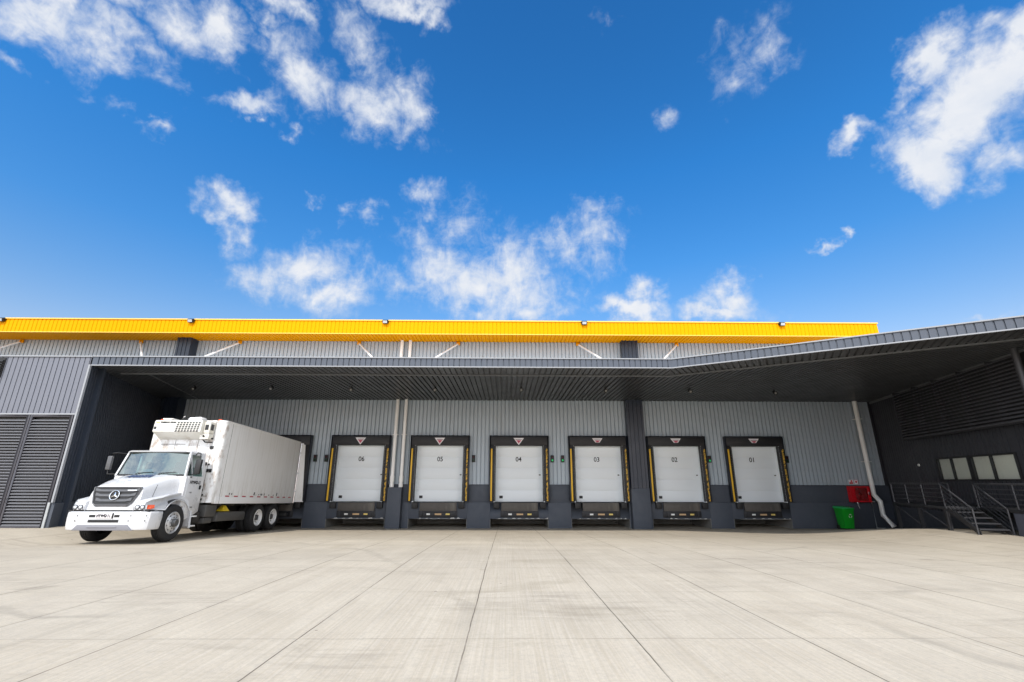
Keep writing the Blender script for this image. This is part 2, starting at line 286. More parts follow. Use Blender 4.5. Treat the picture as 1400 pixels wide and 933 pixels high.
M['headlamp'] = paint('headlamp glass', (0.55, 0.57, 0.60), 0.10, 0.1, 9.0, 0.5)

def ground_mat():
    k = MT('yard concrete'); k.p.inputs['Specular IOR Level'].default_value = 0.35
    sp = k.n('ShaderNodeSeparateXYZ'); k.l(k.pos(), sp.inputs[0]); X, Y = sp.outputs['X'], sp.outputs['Y']
    big = k.noise(0.22, 6, 0.6, (1, 1.6, 1)); mid = k.noise(1.3, 8, 0.62, (1.6, 0.7, 1)); fine = k.noise(26, 6, 0.7); grit = k.noise(140, 3, 0.7)
    c = k.mix(big, (0.405, 0.335, 0.243), (0.515, 0.438, 0.332))
    c = k.mix(k.ramp(mid, 0.32, 0.72, 0, 0.55), c, (0.565, 0.488, 0.378))
    # slab to slab tone
    def cell(v, off, per): return k.math('FLOOR', k.math('DIVIDE', k.math('SUBTRACT', v, off), per))
    wh = k.n('ShaderNodeTexWhiteNoise', noise_dimensions='2D'); cb = k.n('ShaderNodeCombineXYZ')
    k.l(cell(X, -0.37, 1.62), cb.inputs[0]); k.l(cell(Y, 5.08, 2.15), cb.inputs[1]); k.l(cb.outputs[0], wh.inputs['Vector'])
    c = k.mix(k.math('MULTIPLY', wh.outputs['Value'], 0.16), c, (0.36, 0.325, 0.275))
    # broom finish running out from the docks
    br = k.noise(1.0, 6, 0.75, (46, 0.5, 1), 0.0); br2 = k.noise(1.0, 5, 0.7, (15, 0.22, 1), 0.1, (2, 3, 0))
    c = k.mix(k.ramp(br, 0.35, 0.68, 0, 0.55), c, (0.620, 0.548, 0.445))
    c = k.mix(k.ramp(br2, 0.52, 0.76, 0, 0.32), c, (0.31, 0.275, 0.23))
    c = k.mix(k.ramp(fine, 0.38, 0.72, 0, 0.42), c, (0.34, 0.305, 0.26))
    c = k.mix(k.ramp(grit, 0.56, 0.70, 0, 0.55), c, (0.25, 0.225, 0.19))
    # traffic film: long brown bands where lorries swing towards the docks
    band = k.math('MULTIPLY', k.ramp(k.noise(0.45, 7, 0.62, (0.55, 1.5, 1), 0.5, (4, 2, 0)), 0.47, 0.70), k.ramp(k.noise(3.0, 7, 0.7, (0.35, 2.4, 1), 0.4), 0.38, 0.68))
    c = k.mix(k.math('MULTIPLY', band, 0.62), c, (0.245, 0.205, 0.160))
    # patchy darker tone across the slab from mid yard to the docks
    turn = k.math('MULTIPLY', k.math('MULTIPLY', k.ramp(Y, 6.0, 12.5), k.ramp(Y, 26.0, 22.0)), k.ramp(k.noise(0.6, 7, 0.65, (0.45, 1.7, 1), 0.3, (1, 7, 0)), 0.30, 0.62, 0.30, 1.0))
    c = k.mix(k.math('MULTIPLY', turn, 0.42), c, (0.33, 0.285, 0.228))
    blot = k.ramp(k.noise(0.42, 10, 0.72, (0.8, 1.5, 1), 0.8, (3, 9, 2)), 0.53, 0.68, 0, 0.32)
    c = k.mix(blot, c, (0.27, 0.225, 0.16))
    # tyre scuffs: arcs round points beside the docks
    for cx, cy, ph in ((-2.0, 28.5, 0.0), (4.5, 30.0, 1.7), (-14.0, 3.0, 0.6)):
        dx = k.math('SUBTRACT', X, cx); dy = k.math('SUBTRACT', Y, cy)
        rr = k.math('SQRT', k.math('ADD', k.math('MULTIPLY', dx, dx), k.math('MULTIPLY', dy, dy)))
        wob = k.math('MULTIPLY', k.noise(0.35, 3), 2.2)
        s = k.math('SINE', k.math('ADD', k.math('MULTIPLY', k.math('ADD', rr, wob), 4.3), ph))
        s2 = k.math('SINE', k.math('MULTIPLY', k.math('ADD', rr, wob), 1.37))
        g = k.math('MULTIPLY', k.ramp(s, 0.86, 1.0), k.ramp(s2, 0.35, 0.95))
        g = k.math('MULTIPLY', g, k.ramp(k.noise(0.30, 4, 0.6, (1, 1, 1), 0, (cx, 0, ph)), 0.47, 0.64))
        c = k.mix(k.math('MULTIPLY', g, 0.22), c, (0.17, 0.15, 0.125))
    # oil spots
    ves = k.ramp(k.noise(0.75, 5, 0.6, (1, 1.3, 1), 0.6, (9, 4, 1)), 0.64, 0.76, 0, 0.45)
    c = k.mix(ves, c, (0.20, 0.165, 0.125))
    vor = k.n('ShaderNodeTexVoronoi'); vor.inputs['Scale'].default_value = 1.1; k.l(k.pos(), vor.inputs['Vector'])
    pick = k.n('ShaderNodeSeparateColor'); k.l(vor.outputs['Color'], pick.inputs[0])
    rad = k.math('MULTIPLY', k.ramp(pick.outputs[0], 0.70, 1.0, 0, 1, False), 0.035)
    spot = k.math('LESS_THAN', vor.outputs['Distance'], rad)
    c = k.mix(k.math('MULTIPLY', spot, 0.6), c, (0.09, 0.08, 0.07))
    # saw-cut joints
    def joint(v, off, per, wd, wob):
        vv = k.math('ADD', v, k.math('MULTIPLY', k.math('SUBTRACT', wob, 0.5), 0.03))
        f = k.math('FRACT', k.math('ADD', k.math('DIVIDE', k.math('SUBTRACT', vv, off), per), 0.5))
        d = k.math('MULTIPLY', k.math('ABSOLUTE', k.math('SUBTRACT', f, 0.5)), per)
        return k.ramp(d, wd * 0.55, wd, 1, 0)
    wob = k.noise(1.1, 5)
    jx = joint(X, -0.37, 1.62, 0.0085, wob); jy = joint(Y, 5.08, 2.15, 0.008, wob)
    brk = k.ramp(k.noise(0.7, 5, 0.6), 0.36, 0.56, 0.42, 1.0)
    j = k.math('MULTIPLY', k.math('MAXIMUM', jx, k.math('MULTIPLY', jy, 0.5)), brk)
    jh = k.math('MAXIMUM', joint(X, -0.37, 1.62, 0.06, wob), k.math('MULTIPLY', joint(Y, 5.08, 2.15, 0.06, wob), 0.6))
    c = k.mix(k.math('MULTIPLY', jh, k.ramp(mid, 0.4, 0.7, 0.0, 0.14)), c, (0.26, 0.22, 0.175))
    c = k.mix(k.math('MULTIPLY', j, 0.82), c, (0.075, 0.058, 0.040))
    k.l(c, k.p.inputs['Base Color']); k.l(k.ramp(mid, 0.3, 0.7, 0.68, 0.9), k.p.inputs['Roughness'])
    hgt = k.math('ADD', k.math('MULTIPLY', br, 0.5), k.math('ADD', k.math('MULTIPLY', fine, 0.4), k.math('MULTIPLY', j, -1.2)))
    k.bump(hgt, 0.008, 0.35)
    return k.m
M['ground'] = ground_mat()

# ------------------------------------------------------------------ mesh helpers
class MB:
    def __init__(s): s.v = []; s.f = []; s.mi = []; s.cur = 0; s.smooth = False
    def quad(s, a, b, c, d):
        i = len(s.v); s.v += [tuple(a), tuple(b), tuple(c), tuple(d)]; s.f.append((i, i + 1, i + 2, i + 3)); s.mi.append(s.cur); return s
    def poly(s, pts):
        i = len(s.v); s.v += [tuple(p) for p in pts]; s.f.append(tuple(range(i, i + len(pts)))); s.mi.append(s.cur); return s
    def mesh(s, vs, fs):
        i = len(s.v); s.v += [tuple(p) for p in vs]
        for f in fs: s.f.append(tuple(i + k for k in f)); s.mi.append(s.cur)
        return s
    def box(s, x0, x1, y0, y1, z0, z1):
        v = [(x, y, z) for z in (z0, z1) for y in (y0, y1) for x in (x0, x1)]
        return s.mesh(v, [(0, 2, 3, 1), (4, 5, 7, 6), (0, 1, 5, 4), (2, 6, 7, 3), (0, 4, 6, 2), (1, 3, 7, 5)])
    def obox(s, o, a, b, c):
        o, a, b, c = Vector(o), Vector(a), Vector(b), Vector(c)
        v = [o + a * i + b * j + c * k for k in (0, 1) for j in (0, 1) for i in (0, 1)]
        return s.mesh(v, [(0, 2, 3, 1), (4, 5, 7, 6), (0, 1, 5, 4), (2, 6, 7, 3), (0, 4, 6, 2), (1, 3, 7, 5)])
    def prism(s, pts, axis, lo, hi):
        """pts: 2-D polygon; axis: 'x' -> (y,z), 'y' -> (x,z), 'z' -> (x,y)"""
        def p3(p, t): return {'x': (t, p[0], p[1]), 'y': (p[0], t, p[1]), 'z': (p[0], p[1], t)}[axis]
        n = len(pts); v = [p3(p, lo) for p in pts] + [p3(p, hi) for p in pts]
        fs = [tuple(range(n))[::-1], tuple(range(n, 2 * n))] + [(i, (i + 1) % n, n + (i + 1) % n, n + i) for i in range(n)]
        return s.mesh(v, fs)
    def tube(s, pts, r, n=10, cap=True):
        pts = [Vector(p) for p in pts]; rings = []
        rs = r if isinstance(r, (list, tuple)) else [r] * len(pts)
        for i, p in enumerate(pts):
            if i == 0: t = pts[1] - p
            elif i == len(pts) - 1: t = p - pts[i - 1]
            else: t = (pts[i + 1] - p).normalized() + (p - pts[i - 1]).normalized()
            t.normalize(); ref = Vector((0, 0, 1)) if abs(t.z) < 0.9 else Vector((1, 0, 0))
            a = t.cross(ref).normalized(); b = t.cross(a)
            k = 1.0
            if 0 < i < len(pts) - 1:
                cs = (pts[i + 1] - p).normalized().dot(t); k = 1 / max(cs, 0.5)
            rings.append([p + (a * math.cos(2 * PI * j / n) + b * math.sin(2 * PI * j / n)) * rs[i] for j in range(n)])
        v = [q for ring in rings for q in ring]; fs = []
        for i in range(len(pts) - 1):
            for j in range(n): fs.append((i * n + j, i * n + (j + 1) % n, (i + 1) * n + (j + 1) % n, (i + 1) * n + j))
        if cap: fs += [tuple(range(n))[::-1], tuple(range((len(pts) - 1) * n, len(pts) * n))]
        return s.mesh(v, fs)
    def lathe(s, prof, c, axis='x', n=32):
        """prof: list of (radius, offset along axis)"""
        v = []; fs = []
        for r, o in prof:
            for j in range(n):
                a = 2 * PI * j / n; p = (r * math.cos(a), r * math.sin(a))
                v.append({'x': (c[0] + o, c[1] + p[0], c[2] + p[1]), 'y': (c[0] + p[0], c[1] + o, c[2] + p[1]), 'z': (c[0] + p[0], c[1] + p[1], c[2] + o)}[axis])
        for i in range(len(prof) - 1):
            for j in range(n): fs.append((i * n + j, i * n + (j + 1) % n, (i + 1) * n + (j + 1) % n, (i + 1) * n + j))
        return s.mesh(v, fs)
    def ribs(s, O, A, B, N, length, f0, f1, pitch=0.19, gw=0.046, depth=0.055, ph=0.0):
        """ribbed sheet: flats parted by narrow grooves. O origin, A along, B extrusion, N outward; f0/f1 give the start/end along B."""
        O, A, B, N = Vector(O), Vector(A).normalized(), Vector(B).normalized(), Vector(N).normalized()
        st = [(0.0, 0.0)]; x = ph
        while x < length:
            a, b = x, x + gw
            if a > 0.02 and b < length - 0.02:
                st += [(a, 0), (a + gw * 0.22, -depth), (b - gw * 0.22, -depth), (b, 0)]
            x += pitch
        st.append((length, 0.0))
        g0 = f0 if callable(f0) else (lambda q: f0); g1 = f1 if callable(f1) else (lambda q: f1)
        for (xa, da), (xb, db) in zip(st, st[1:]):
            s.quad(O + A * xa + N * da + B * g0(xa), O + A * xb + N * db + B * g0(xb), O + A * xb + N * db + B * g1(xb), O + A * xa + N * da + B * g1(xa))
        return s
    def build(s, name, mat, parent=None, smooth=False, bevel=0.0, seg=2, weld=False):
        me = bpy.data.meshes.new(name); me.from_pydata(s.v, [], s.f)
        mats = mat if isinstance(mat, (list, tuple)) else [mat]
        for m in mats: me.materials.append(m)
        me.polygons.foreach_set('material_index', s.mi)
        bm = bmesh.new(); bm.from_mesh(me)
        if weld or bevel or smooth: bmesh.ops.remove_doubles(bm, verts=bm.verts, dist=1e-5)
        if bevel:
            es = [e for e in bm.edges if len(e.link_faces) == 2 and e.calc_face_angle(0) > 0.45]
            bmesh.ops.bevel(bm, geom=es, offset=bevel, segments=seg, profile=0.5, affect='EDGES', clamp_overlap=True)
        bmesh.ops.recalc_face_normals(bm, faces=bm.faces) if (weld or bevel or smooth) else None
        bm.to_mesh(me); bm.free()
        if smooth or bevel:
            for p in me.polygons: p.use_smooth = True
            try: me.set_sharp_from_angle(angle=math.radians(38))
            except Exception: pass
        o = bpy.data.objects.new(name, me); C.collection.objects.link(o)
        if parent is not None: o.parent = parent
        return o

def tag(o, label=None, cat=None, group=None, kind=None):
    if label: o['label'] = label
    if cat: o['category'] = cat
    if group: o['group'] = group
    if kind: o['kind'] = kind
    return o
def empty(name, loc=(0, 0, 0), rot=(0, 0, 0)):
    o = bpy.data.objects.new(name, None); o.empty_display_size = 0.3; o.location = loc; o.rotation_euler = rot
    C.collection.objects.link(o); return o
def copy_tree(o, parent=None, loc=None):
    c = o.copy(); C.collection.objects.link(c)
    if parent is not None: c.parent = parent
    if loc is not None: c.location = loc
    for ch in list(o.children): copy_tree(ch, c)
    return c
def text(name, body, size, mat, parent, loc, rot, extrude=0.002, xs=1.0, shear=0.0, bold=0.0):
    cu = bpy.data.curves.new(name, 'FONT'); cu.body = body; cu.size = size; cu.align_x = 'CENTER'; cu.align_y = 'CENTER'
    cu.extrude = extrude; cu.shear = shear; cu.offset = bold; cu.resolution_u = 4
    tmp = bpy.data.objects.new(name, cu); C.collection.objects.link(tmp)
    dg = bpy.context.evaluated_depsgraph_get(); me = bpy.data.meshes.new_from_object(tmp.evaluated_get(dg))
    bpy.data.objects.remove(tmp); bpy.data.curves.remove(cu)
    me.materials.clear(); me.materials.append(mat)
    o = bpy.data.objects.new(name, me); C.collection.objects.link(o); o.parent = parent
    o.location = loc; o.rotation_euler = rot; o.scale = (xs, 1, 1); return o

# ------------------------------------------------------------------ the yard
def sstep(a, b, x):
    t = max(0.0, min(1.0, (x - a) / (b - a))); return t * t * (3 - 2 * t)
def PZ(Y):
    if Y > 22.6: return 0.02
    if Y > 14: return 0.02 + 0.045 * (22.6 - Y)
    z14 = 0.02 + 0.045 * 8.6
    if Y > 8:
        q = (14 - Y) / 6; return z14 + 6 * (0.045 * q - 0.0125 * q * q)
    z8 = z14 + 6 * 0.0325
    return z8 + 0.02 * (8 - max(Y, -4.0))
def GZ(X, Y):
    p = PZ(Y)
    l = sstep(-12.35, -14.15, X) * max(0.0, 0.675 - p) * (1.0 if Y < 17 else sstep(24, 17, Y))
    r = sstep(10.0, 14.0, X) * max(0.0, 0.665 - p) * sstep(21.8, 14.5, Y)
    return p + l + r
def grid_axis(lo, hi, step, far):
    a = [lo + step * i for i in range(int(round((hi - lo) / step)) + 1)]
    return [-far, -far / 2, -far / 5] + a + [far / 5, far / 2, far]
gx = grid_axis(-30, 30, 0.5, 400.0); gy = grid_axis(-12, 25, 0.5, 400.0)
vs = [(x, y, GZ(max(-30, min(30, x)), max(-12, min(30, y)))) for y in gy for x in gx]
nx = len(gx); fs = [(j * nx + i, j * nx + i + 1, (j + 1) * nx + i + 1, (j + 1) * nx + i) for j in range(len(gy) - 1) for i in range(nx - 1)]
ground = MB().mesh(vs, fs).build('ground', M['ground'], smooth=True)
tag(ground, 'pale concrete loading yard with saw cut joints', 'yard', kind='structure')

# ------------------------------------------------------------------ warehouse
WY = 22.6                       # face of the dock wall
DC = [-6.884 + 3.74 * i for i in range(-1, 6)]      # dock centres, 07 .. 01
wh = tag(empty('warehouse', (0.7, WY, 0)), 'long grey ribbed warehouse with yellow roof edge and dark base behind the docks', 'warehouse')
def W(mb, name, mat, **k):
    o = mb.build(name, mat, None, **k); o.parent = wh; o.matrix_parent_inverse = Matrix.Translation((-0.7, -WY, 0)); return o
ROOF_Z = 8.87
# grey ribbed wall, cut round the door openings
m = MB()
XL, XR = -40.0, 17.86
m.ribs((XL, WY, 0), (1, 0, 0), (0, 0, 1), (0, -1, 0), XR - XL, 4.02, ROOF_Z)
cuts = [(c - 1.18, c + 1.18) for c in DC]
xa = XL
for a, b in cuts + [(XR, XR)]:
    if a > xa: m.ribs((xa, WY, 0), (1, 0, 0), (0, 0, 1), (0, -1, 0), a - xa, 1.93, 4.02, ph=(0.19 - ((xa - XL) % 0.19)) % 0.19)
    xa = b
m.ribs((XR, WY, 0), (1, 0, 0), (0, 0, 1), (0, -1, 0), 0.24, 5.9, ROOF_Z)
W(m, 'wall_cladding', M['grey_clad'])
xa = -16.8                      # flashing along the foot of the cladding
for c in DC + [99]:
    xb = min(c - 1.41, XR)
    if xb > xa: W(MB().box(xa, xb, WY - 0.06, WY + 0.01, 1.90, 1.935), 'base_flashing', M['dark_clad'])
    xa = c + 1.41
m = MB(); m.box(17.862, 18.35, WY - 0.02, WY + 0.25, 1.90, 5.9); W(m, 'corner_panel', M['office_clad'])
# dark concrete plinth with a pit under each leveller
m = MB(); xa = -17.2; BF = WY - 0.04
for c in DC:
    m.box(xa, c - 1.34, BF, WY + 0.30, -0.6, 1.15); m.box(xa, c - 1.34, BF + 0.018, WY + 0.30, 1.151, 1.898)
    m.box(c - 1.34, c + 1.34, BF, WY + 0.30, 0.43, 1.13)
    for s in (-1, 1):
        m.box(*sorted((c + s * 1.34, c + s * 1.185)), BF, WY + 0.30, 1.13, 1.898)
    xa = c + 1.34
m.box(xa, 18.3, BF, WY + 0.30, -0.6, 1.15); m.box(xa, 18.3, BF + 0.018, WY + 0.30, 1.151, 1.898)
W(m, 'base_wall', M['base'], bevel=0.012)
m = MB()                        # bare concrete pits
for c in DC:
    m.box(c - 1.36, c + 1.36, WY + 2.3, WY + 2.4, -0.2, 0.6)
    for s in (-1, 1): m.box(*sorted((c + s * 1.325, c + s * 1.40)), WY + 0.30, WY + 2.3, -0.2, 0.6)
    for s in (-1, 1): m.box(*sorted((c + s * 1.322, c + s * 1.339)), BF + 0.004, WY + 0.30, -0.1, 0.428)
    m.box(c - 1.40, c + 1.40, WY + 0.30, WY + 2.3, 0.6, 0.66)
W(m, 'pit_lining', M['pit'])
# ribbed dark columns on their piers
def column(x, front, name='column', z0=1.77, half=0.40):
    m = MB()
    m.ribs((x - half, front, 0), (1, 0, 0), (0, 0, 1), (0, -1, 0), half * 2, z0, ROOF_Z + 0.01, 0.19, 0.035, 0.025, ph=0.095)
    for s in (-1, 1):
        m.quad((x + s * half, front, z0), (x + s * half, WY + 0.02, z0), (x + s * half, WY + 0.02, ROOF_Z + .01), (x + s * half, front, ROOF_Z + .01))
    m.quad((x - half, front, z0), (x + half, front, z0), (x + half, WY, z0), (x - half, WY, z0))
    return W(m, name, M['column'])
column(6.16, 22.18); column(-15.98, 22.05, half=0.34)
W(MB().box(5.73, 6.58, 22.16, WY - 0.042, -0.5, 1.768), 'pier', M['base'], bevel=0.015)
W(MB().box(-5.42, -4.78, 22.16, WY - 0.042, -0.5, 1.80), 'pier', M['base'], bevel=0.015)
# yellow roof edge
YF, YR, YT = 21.22, 18.12, 9.50
m = MB()
m.ribs((-60, YF, 0), (1, 0, 0), (0, 0, 1), (0, -1, 0), 60 + YR, ROOF_Z, YT, 0.19, 0.04, 0.02)
m.ribs((YR, YF, 0), (0, 1, 0), (0, 0, 1), (1, 0, 0), 12, ROOF_Z, YT, 0.19, 0.04, 0.02)
W(m, 'roof_fascia', M['yellow'])
m = MB(); m.ribs((-60, YF, ROOF_Z), (1, 0, 0), (0, 1, 0), (0, 0, -1), 60 + YR, 0.0, WY - YF, 0.19, 0.05, 0.03)
W(m, 'roof_soffit', M['yellow'])
m = MB(); m.box(-60, YR + .03, YF - 0.045, YF + 0.06, YT, YT + 0.05); m.box(-60, YR + .012, YF - 0.02, YF + 0.02, ROOF_Z - 0.035, ROOF_Z - 0.002)
W(m, 'roof_trim', M['yellow_trim'])
m = MB(); m.box(-60, YR - 0.03, YF + 0.06, 70, YT - 0.06, YT + 0.02); m.box(-60, YR - .1, 69.8, 70, -0.5, YT - 0.07); m.box(-40.2, -40.0, WY, 69.8, -.5, ROOF_Z); m.box(17.86, 18.0, WY + .31, 69.8, -.5, ROOF_Z)
W(m, 'roof', M['grey_clad'])
# left wing: splayed dark side wall, ribbed front over the louvred gates
LX, LY = -14.25, 15.5
CZ, CT = 5.87, 6.15             # canopy soffit and fascia top
m = MB(); m.ribs((-22, LY, 0), (1, 0, 0), (0, 0, 1), (0, -1, 0), 22 + LX, 4.21, CT - 0.012, 0.175, 0.03, 0.03)
m.ribs((-22, LY, 0), (1, 0, 0), (0, 0, 1), (0, -1, 0), 22 - 17.14, 0.3, 4.16, 0.175, 0.03, 0.03)
W(m, 'wing_wall', M['wing_clad'])
m = MB(); m.box(-22, LX, LY - 0.03, LY + 0.05, 4.165, 4.208)
m.box(LX - 0.006, LX + 0.05, LY - 0.045, LY + 0.03, 1.42, CZ - 0.002)
m.box(-22, LX + .05, LY - 0.04, LY + 0.05, CT - 0.01, CT + 0.03)
W(m, 'corner_flashing', M['trim'])
sv = Vector((-2.62, 7.1, 0)); sl = sv.length
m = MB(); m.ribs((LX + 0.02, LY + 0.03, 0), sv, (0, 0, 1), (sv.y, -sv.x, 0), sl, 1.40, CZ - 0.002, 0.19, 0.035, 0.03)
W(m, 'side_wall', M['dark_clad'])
m = MB(); m.obox((LX - .10, LY - 0.01, -0.3), sv, Vector((sv.y, -sv.x, 0)).normalized() * 0.16, (0, 0, 1.698))
W(m, 'side_base', M['base'], bevel=0.01)
m = MB(); m.box(-16.9, -16.32, WY - 0.06, WY - 0.03, 1.9, CZ - .01); W(m, 'corner_panel', M['dark_clad'])
m = MB(); m.box(LX - .105, LX - 0.03, LY - .035, LY - .012, 0.3, 1.42); W(m, 'kick_plate', M['grate_light'])
m = MB(); m.box(-22, -17.12, LY - 0.035, LY + 0.02, 5.42, 6.10)
for k in range(7): m.obox((-22, LY - 0.04, 5.45 + k * 0.09), (4.86, 0, 0), (0, -0.05, -0.04), (0, 0.004, 0.03))
W(m, 'wing_vent', M['truck_black'])
m = MB(); m.box(-22, LX - .02, LY + 0.6, LY + 0.7, 0, CT); m.box(-22.1, -22, LY, WY, 0, CT); W(m, 'wing_inner_wall', M['dark_clad'])
m = MB(); m.box(-22, LX, LY + 0.05, WY, CT - 0.06, CT - 0.015); W(m, 'wing_roof', M['dark_clad'])

# ------------------------------------------------------------------ louvred gates of the left wing
def gate(x0, x1, label):
    g = tag(empty('louvred_gate', ((x0 + x1) / 2, LY, 0.68)), label, 'gate', 'louvred gates of the left wing')
    cx = (x0 + x1) / 2; hw = (x1 - x0) / 2; hh = 4.155 - 0.68
    f = MB(); f.box(-hw, -hw + 0.075, -0.03, 0.05, 0, hh); f.box(hw - 0.10, hw, -0.03, 0.05, 0, hh); f.box(-hw + .075, hw - .10, -0.03, 0.05, hh - 0.07, hh); f.box(-hw + .075, hw - .10, -0.03, 0.05, 0, 0.05)
    f.build('gate_frame', M['frame_black2'], g, bevel=0.006)
    s = MB(); z = 0.09
    while z < hh - 0.1:
        s.obox((-hw + 0.075, 0.03, z), (2 * hw - 0.175, 0, 0), (0, -0.055, -0.035), (0, 0.006, 0.022)); z += 0.092
    s.build('louvre_slats', M['louvre'], g)
    b = MB(); b.box(-hw + .07, hw - .09, 0.10, 0.12, 0.02, hh - 0.02); b.build('backing_panel', M['truck_black'], g)
    return g
g1 = gate(-15.70, -14.31, 'dark louvred gate leaf next to the white corner trim of the splayed wall')
g2 = gate(-17.13, -15.72, 'dark louvred gate leaf cut off by the left edge of the view')
h = MB(); h.tube([(-0.62, -0.03, 0.72), (-0.62, -0.07, 0.72), (-0.62, -0.07, 0.86), (-0.62, -0.03, 0.86)], 0.012); h.build('handle', M['rail'], g1)

# ------------------------------------------------------------------ loading canopy
CY, CB = 15.5, 16.75            # fascia face and inner trim line
bx = 5.70; ang = math.radians(31.2)
ex = Vector((math.cos(ang), -math.sin(ang), 0)); bn = Vector((math.sin(ang), math.cos(ang), 0))   # along the slanted edge / inwards
P0 = Vector((bx, CY, 0))
can = tag(empty('loading_canopy', (0, CY, CZ)), 'dark ribbed canopy over the docks with slate fascia bending up to the right', 'canopy')
def K(mb, name, mat, **k):
    o = mb.build(name, mat, None, **k); o.parent = can; o.matrix_parent_inverse = Matrix.Translation((0, -CY, -CZ)); return o
m = MB(); SL = 17.0
m.ribs((LX + 0.05, CY, 0), (1, 0, 0), (0, 0, 1), (0, -1, 0), bx - LX - 0.05, CZ, CT, 0.19, 0.04, 0.03)
m.ribs(P0, ex, (0, 0, 1), -bn, SL, CZ, CT, 0.19, 0.04, 0.03)
K(m, 'fascia', M['fascia'])
def strip_both(m, off0, off1, z0, z1, x0=LX + 0.05):
    """a bar following both legs of the edge, off metres inwards"""
    def P(o): 
        t = math.tan(ang / 2) * o
        return Vector((bx, CY, 0)) + Vector((t, o, 0))
    a0, a1 = P(off0), P(off1)
    # mitre: inner offset point moves along bisector
    lf0, lf1 = Vector((x0, CY + off0, 0)), Vector((x0, CY + off1, 0))
    rg0 = P0 + bn * off0 + ex * SL; rg1 = P0 + bn * off1 + ex * SL
    for q in ((lf0, a0, a1, lf1), (a0, rg0, rg1, a1)):
        v = [(*p.xy, z0) for p in q] + [(*p.xy, z1) for p in q]
        m.mesh(v, [(3, 2, 1, 0), (4, 5, 6, 7), (0, 1, 5, 4), (1, 2, 6, 5), (2, 3, 7, 6), (3, 0, 4, 7)])
m = MB(); strip_both(m, -0.035, 0.05, CT, CT + 0.035); strip_both(m, -0.03, 0.03, CZ - 0.035, CZ - 0.002)
K(m, 'edge_trim', M['trim'])
m = MB(); strip_both(m, CB - CY, CB - CY + 0.07, CZ - 0.045, CZ - 0.004)
K(m, 'soffit_trim', M['soffit_trim'])
# soffit: one sheet with ribs running to the wall; the edge band has ribs square to each leg
BW = CB - CY; bis = math.tan(ang / 2); bxi = bx + bis * BW
m = MB()
def soffit_start(q):
    X = LX - 3.2 + q
    if X < LX - 0.55: return (LX - X) * 7.1 / 2.62
    if X <= bxi: return BW + 0.02
    return max(-12.0, BW + 0.02 - (X - bxi) * math.tan(ang))
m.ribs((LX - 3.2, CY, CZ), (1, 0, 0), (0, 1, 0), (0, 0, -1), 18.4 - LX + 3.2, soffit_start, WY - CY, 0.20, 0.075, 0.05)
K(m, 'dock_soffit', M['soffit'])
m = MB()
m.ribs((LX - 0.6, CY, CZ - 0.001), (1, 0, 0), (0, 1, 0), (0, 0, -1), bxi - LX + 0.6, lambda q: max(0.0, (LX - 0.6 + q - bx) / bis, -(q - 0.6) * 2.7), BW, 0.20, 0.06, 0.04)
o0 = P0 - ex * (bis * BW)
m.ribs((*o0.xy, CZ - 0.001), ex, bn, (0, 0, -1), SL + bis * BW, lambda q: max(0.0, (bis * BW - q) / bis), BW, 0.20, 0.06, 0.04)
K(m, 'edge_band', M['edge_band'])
m = MB()
v = [(LX, CY + .03, CT), (bx, CY + .03, CT), (bx, WY, CT + .25), (LX - 2.6, WY, CT + .25)]
m.poly(v); e1 = P0 + ex * SL
m.poly([(bx, CY + .03, CT), (e1.x, e1.y + .03, CT), (24, WY, CT + .25), (bx, WY, CT + .25)])
K(m, 'canopy_roof', M['canopy_top'])
m = MB(); a = Vector((-13.3, 16.82, CZ - 0.02)); b = Vector((-15.0, 22.5, CZ - 0.02)); d = (b - a)
m.obox(a, d, Vector((0.06, 0.02, 0)), (0, 0, 0.018)); K(m, 'fold_trim', M['soffit_trim'])

Wv = Vector((-0.27195701, -0.9623094, 0)); Wo = Vector((18.0, 22.6, 0))     # line of the office wall
# lamps under the canopy
dl = tag(empty('canopy_downlight', (-13.0, 19.1, CZ)), 'small black spotlight under the canopy by the splayed wall, leftmost', 'spotlight', 'spotlights under the canopy')
q = MB(); q.lathe([(0.0, 0.0), (0.035, 0.0), (0.035, -0.06), (0.0, -0.06)], (0, 0, 0), 'z', 12); q.build('stem', M['truck_black'], dl)
q = MB(); q.tube([(0, 0.06, -0.075), (0, -0.02, -0.12), (0, -0.08, -0.155)], [0.055, 0.075, 0.085], 14); q.build('lamp_head', M['truck_black'], dl, smooth=True)
q = MB(); q.tube([(0, -0.081, -0.156), (0, -0.088, -0.160)], 0.045, 14); q.build('lens', M['lamp_dim'], dl)
for x, y, lab in ((-9.75, 19.0, 'small black spotlight under the canopy above the left end of the truck roof'), (-6.5, 19.15, 'small black spotlight under the canopy in front of dock door 06'),
                  (-3.0, 19.1, 'small black spotlight under the canopy in front of dock door 05'), (0.6, 19.05, 'small black spotlight under the canopy in front of dock door 04'),
                  (4.15, 19.15, 'small black spotlight under the canopy in front of dock door 03'), (7.75, 19.25, 'small black spotlight under the canopy in front of dock door 02'),
                  (11.5, 19.5, 'small black spotlight under the canopy in front of dock door 01, rightmost')):
    o = copy_tree(dl, None, (x, y, CZ)); o['label'] = lab

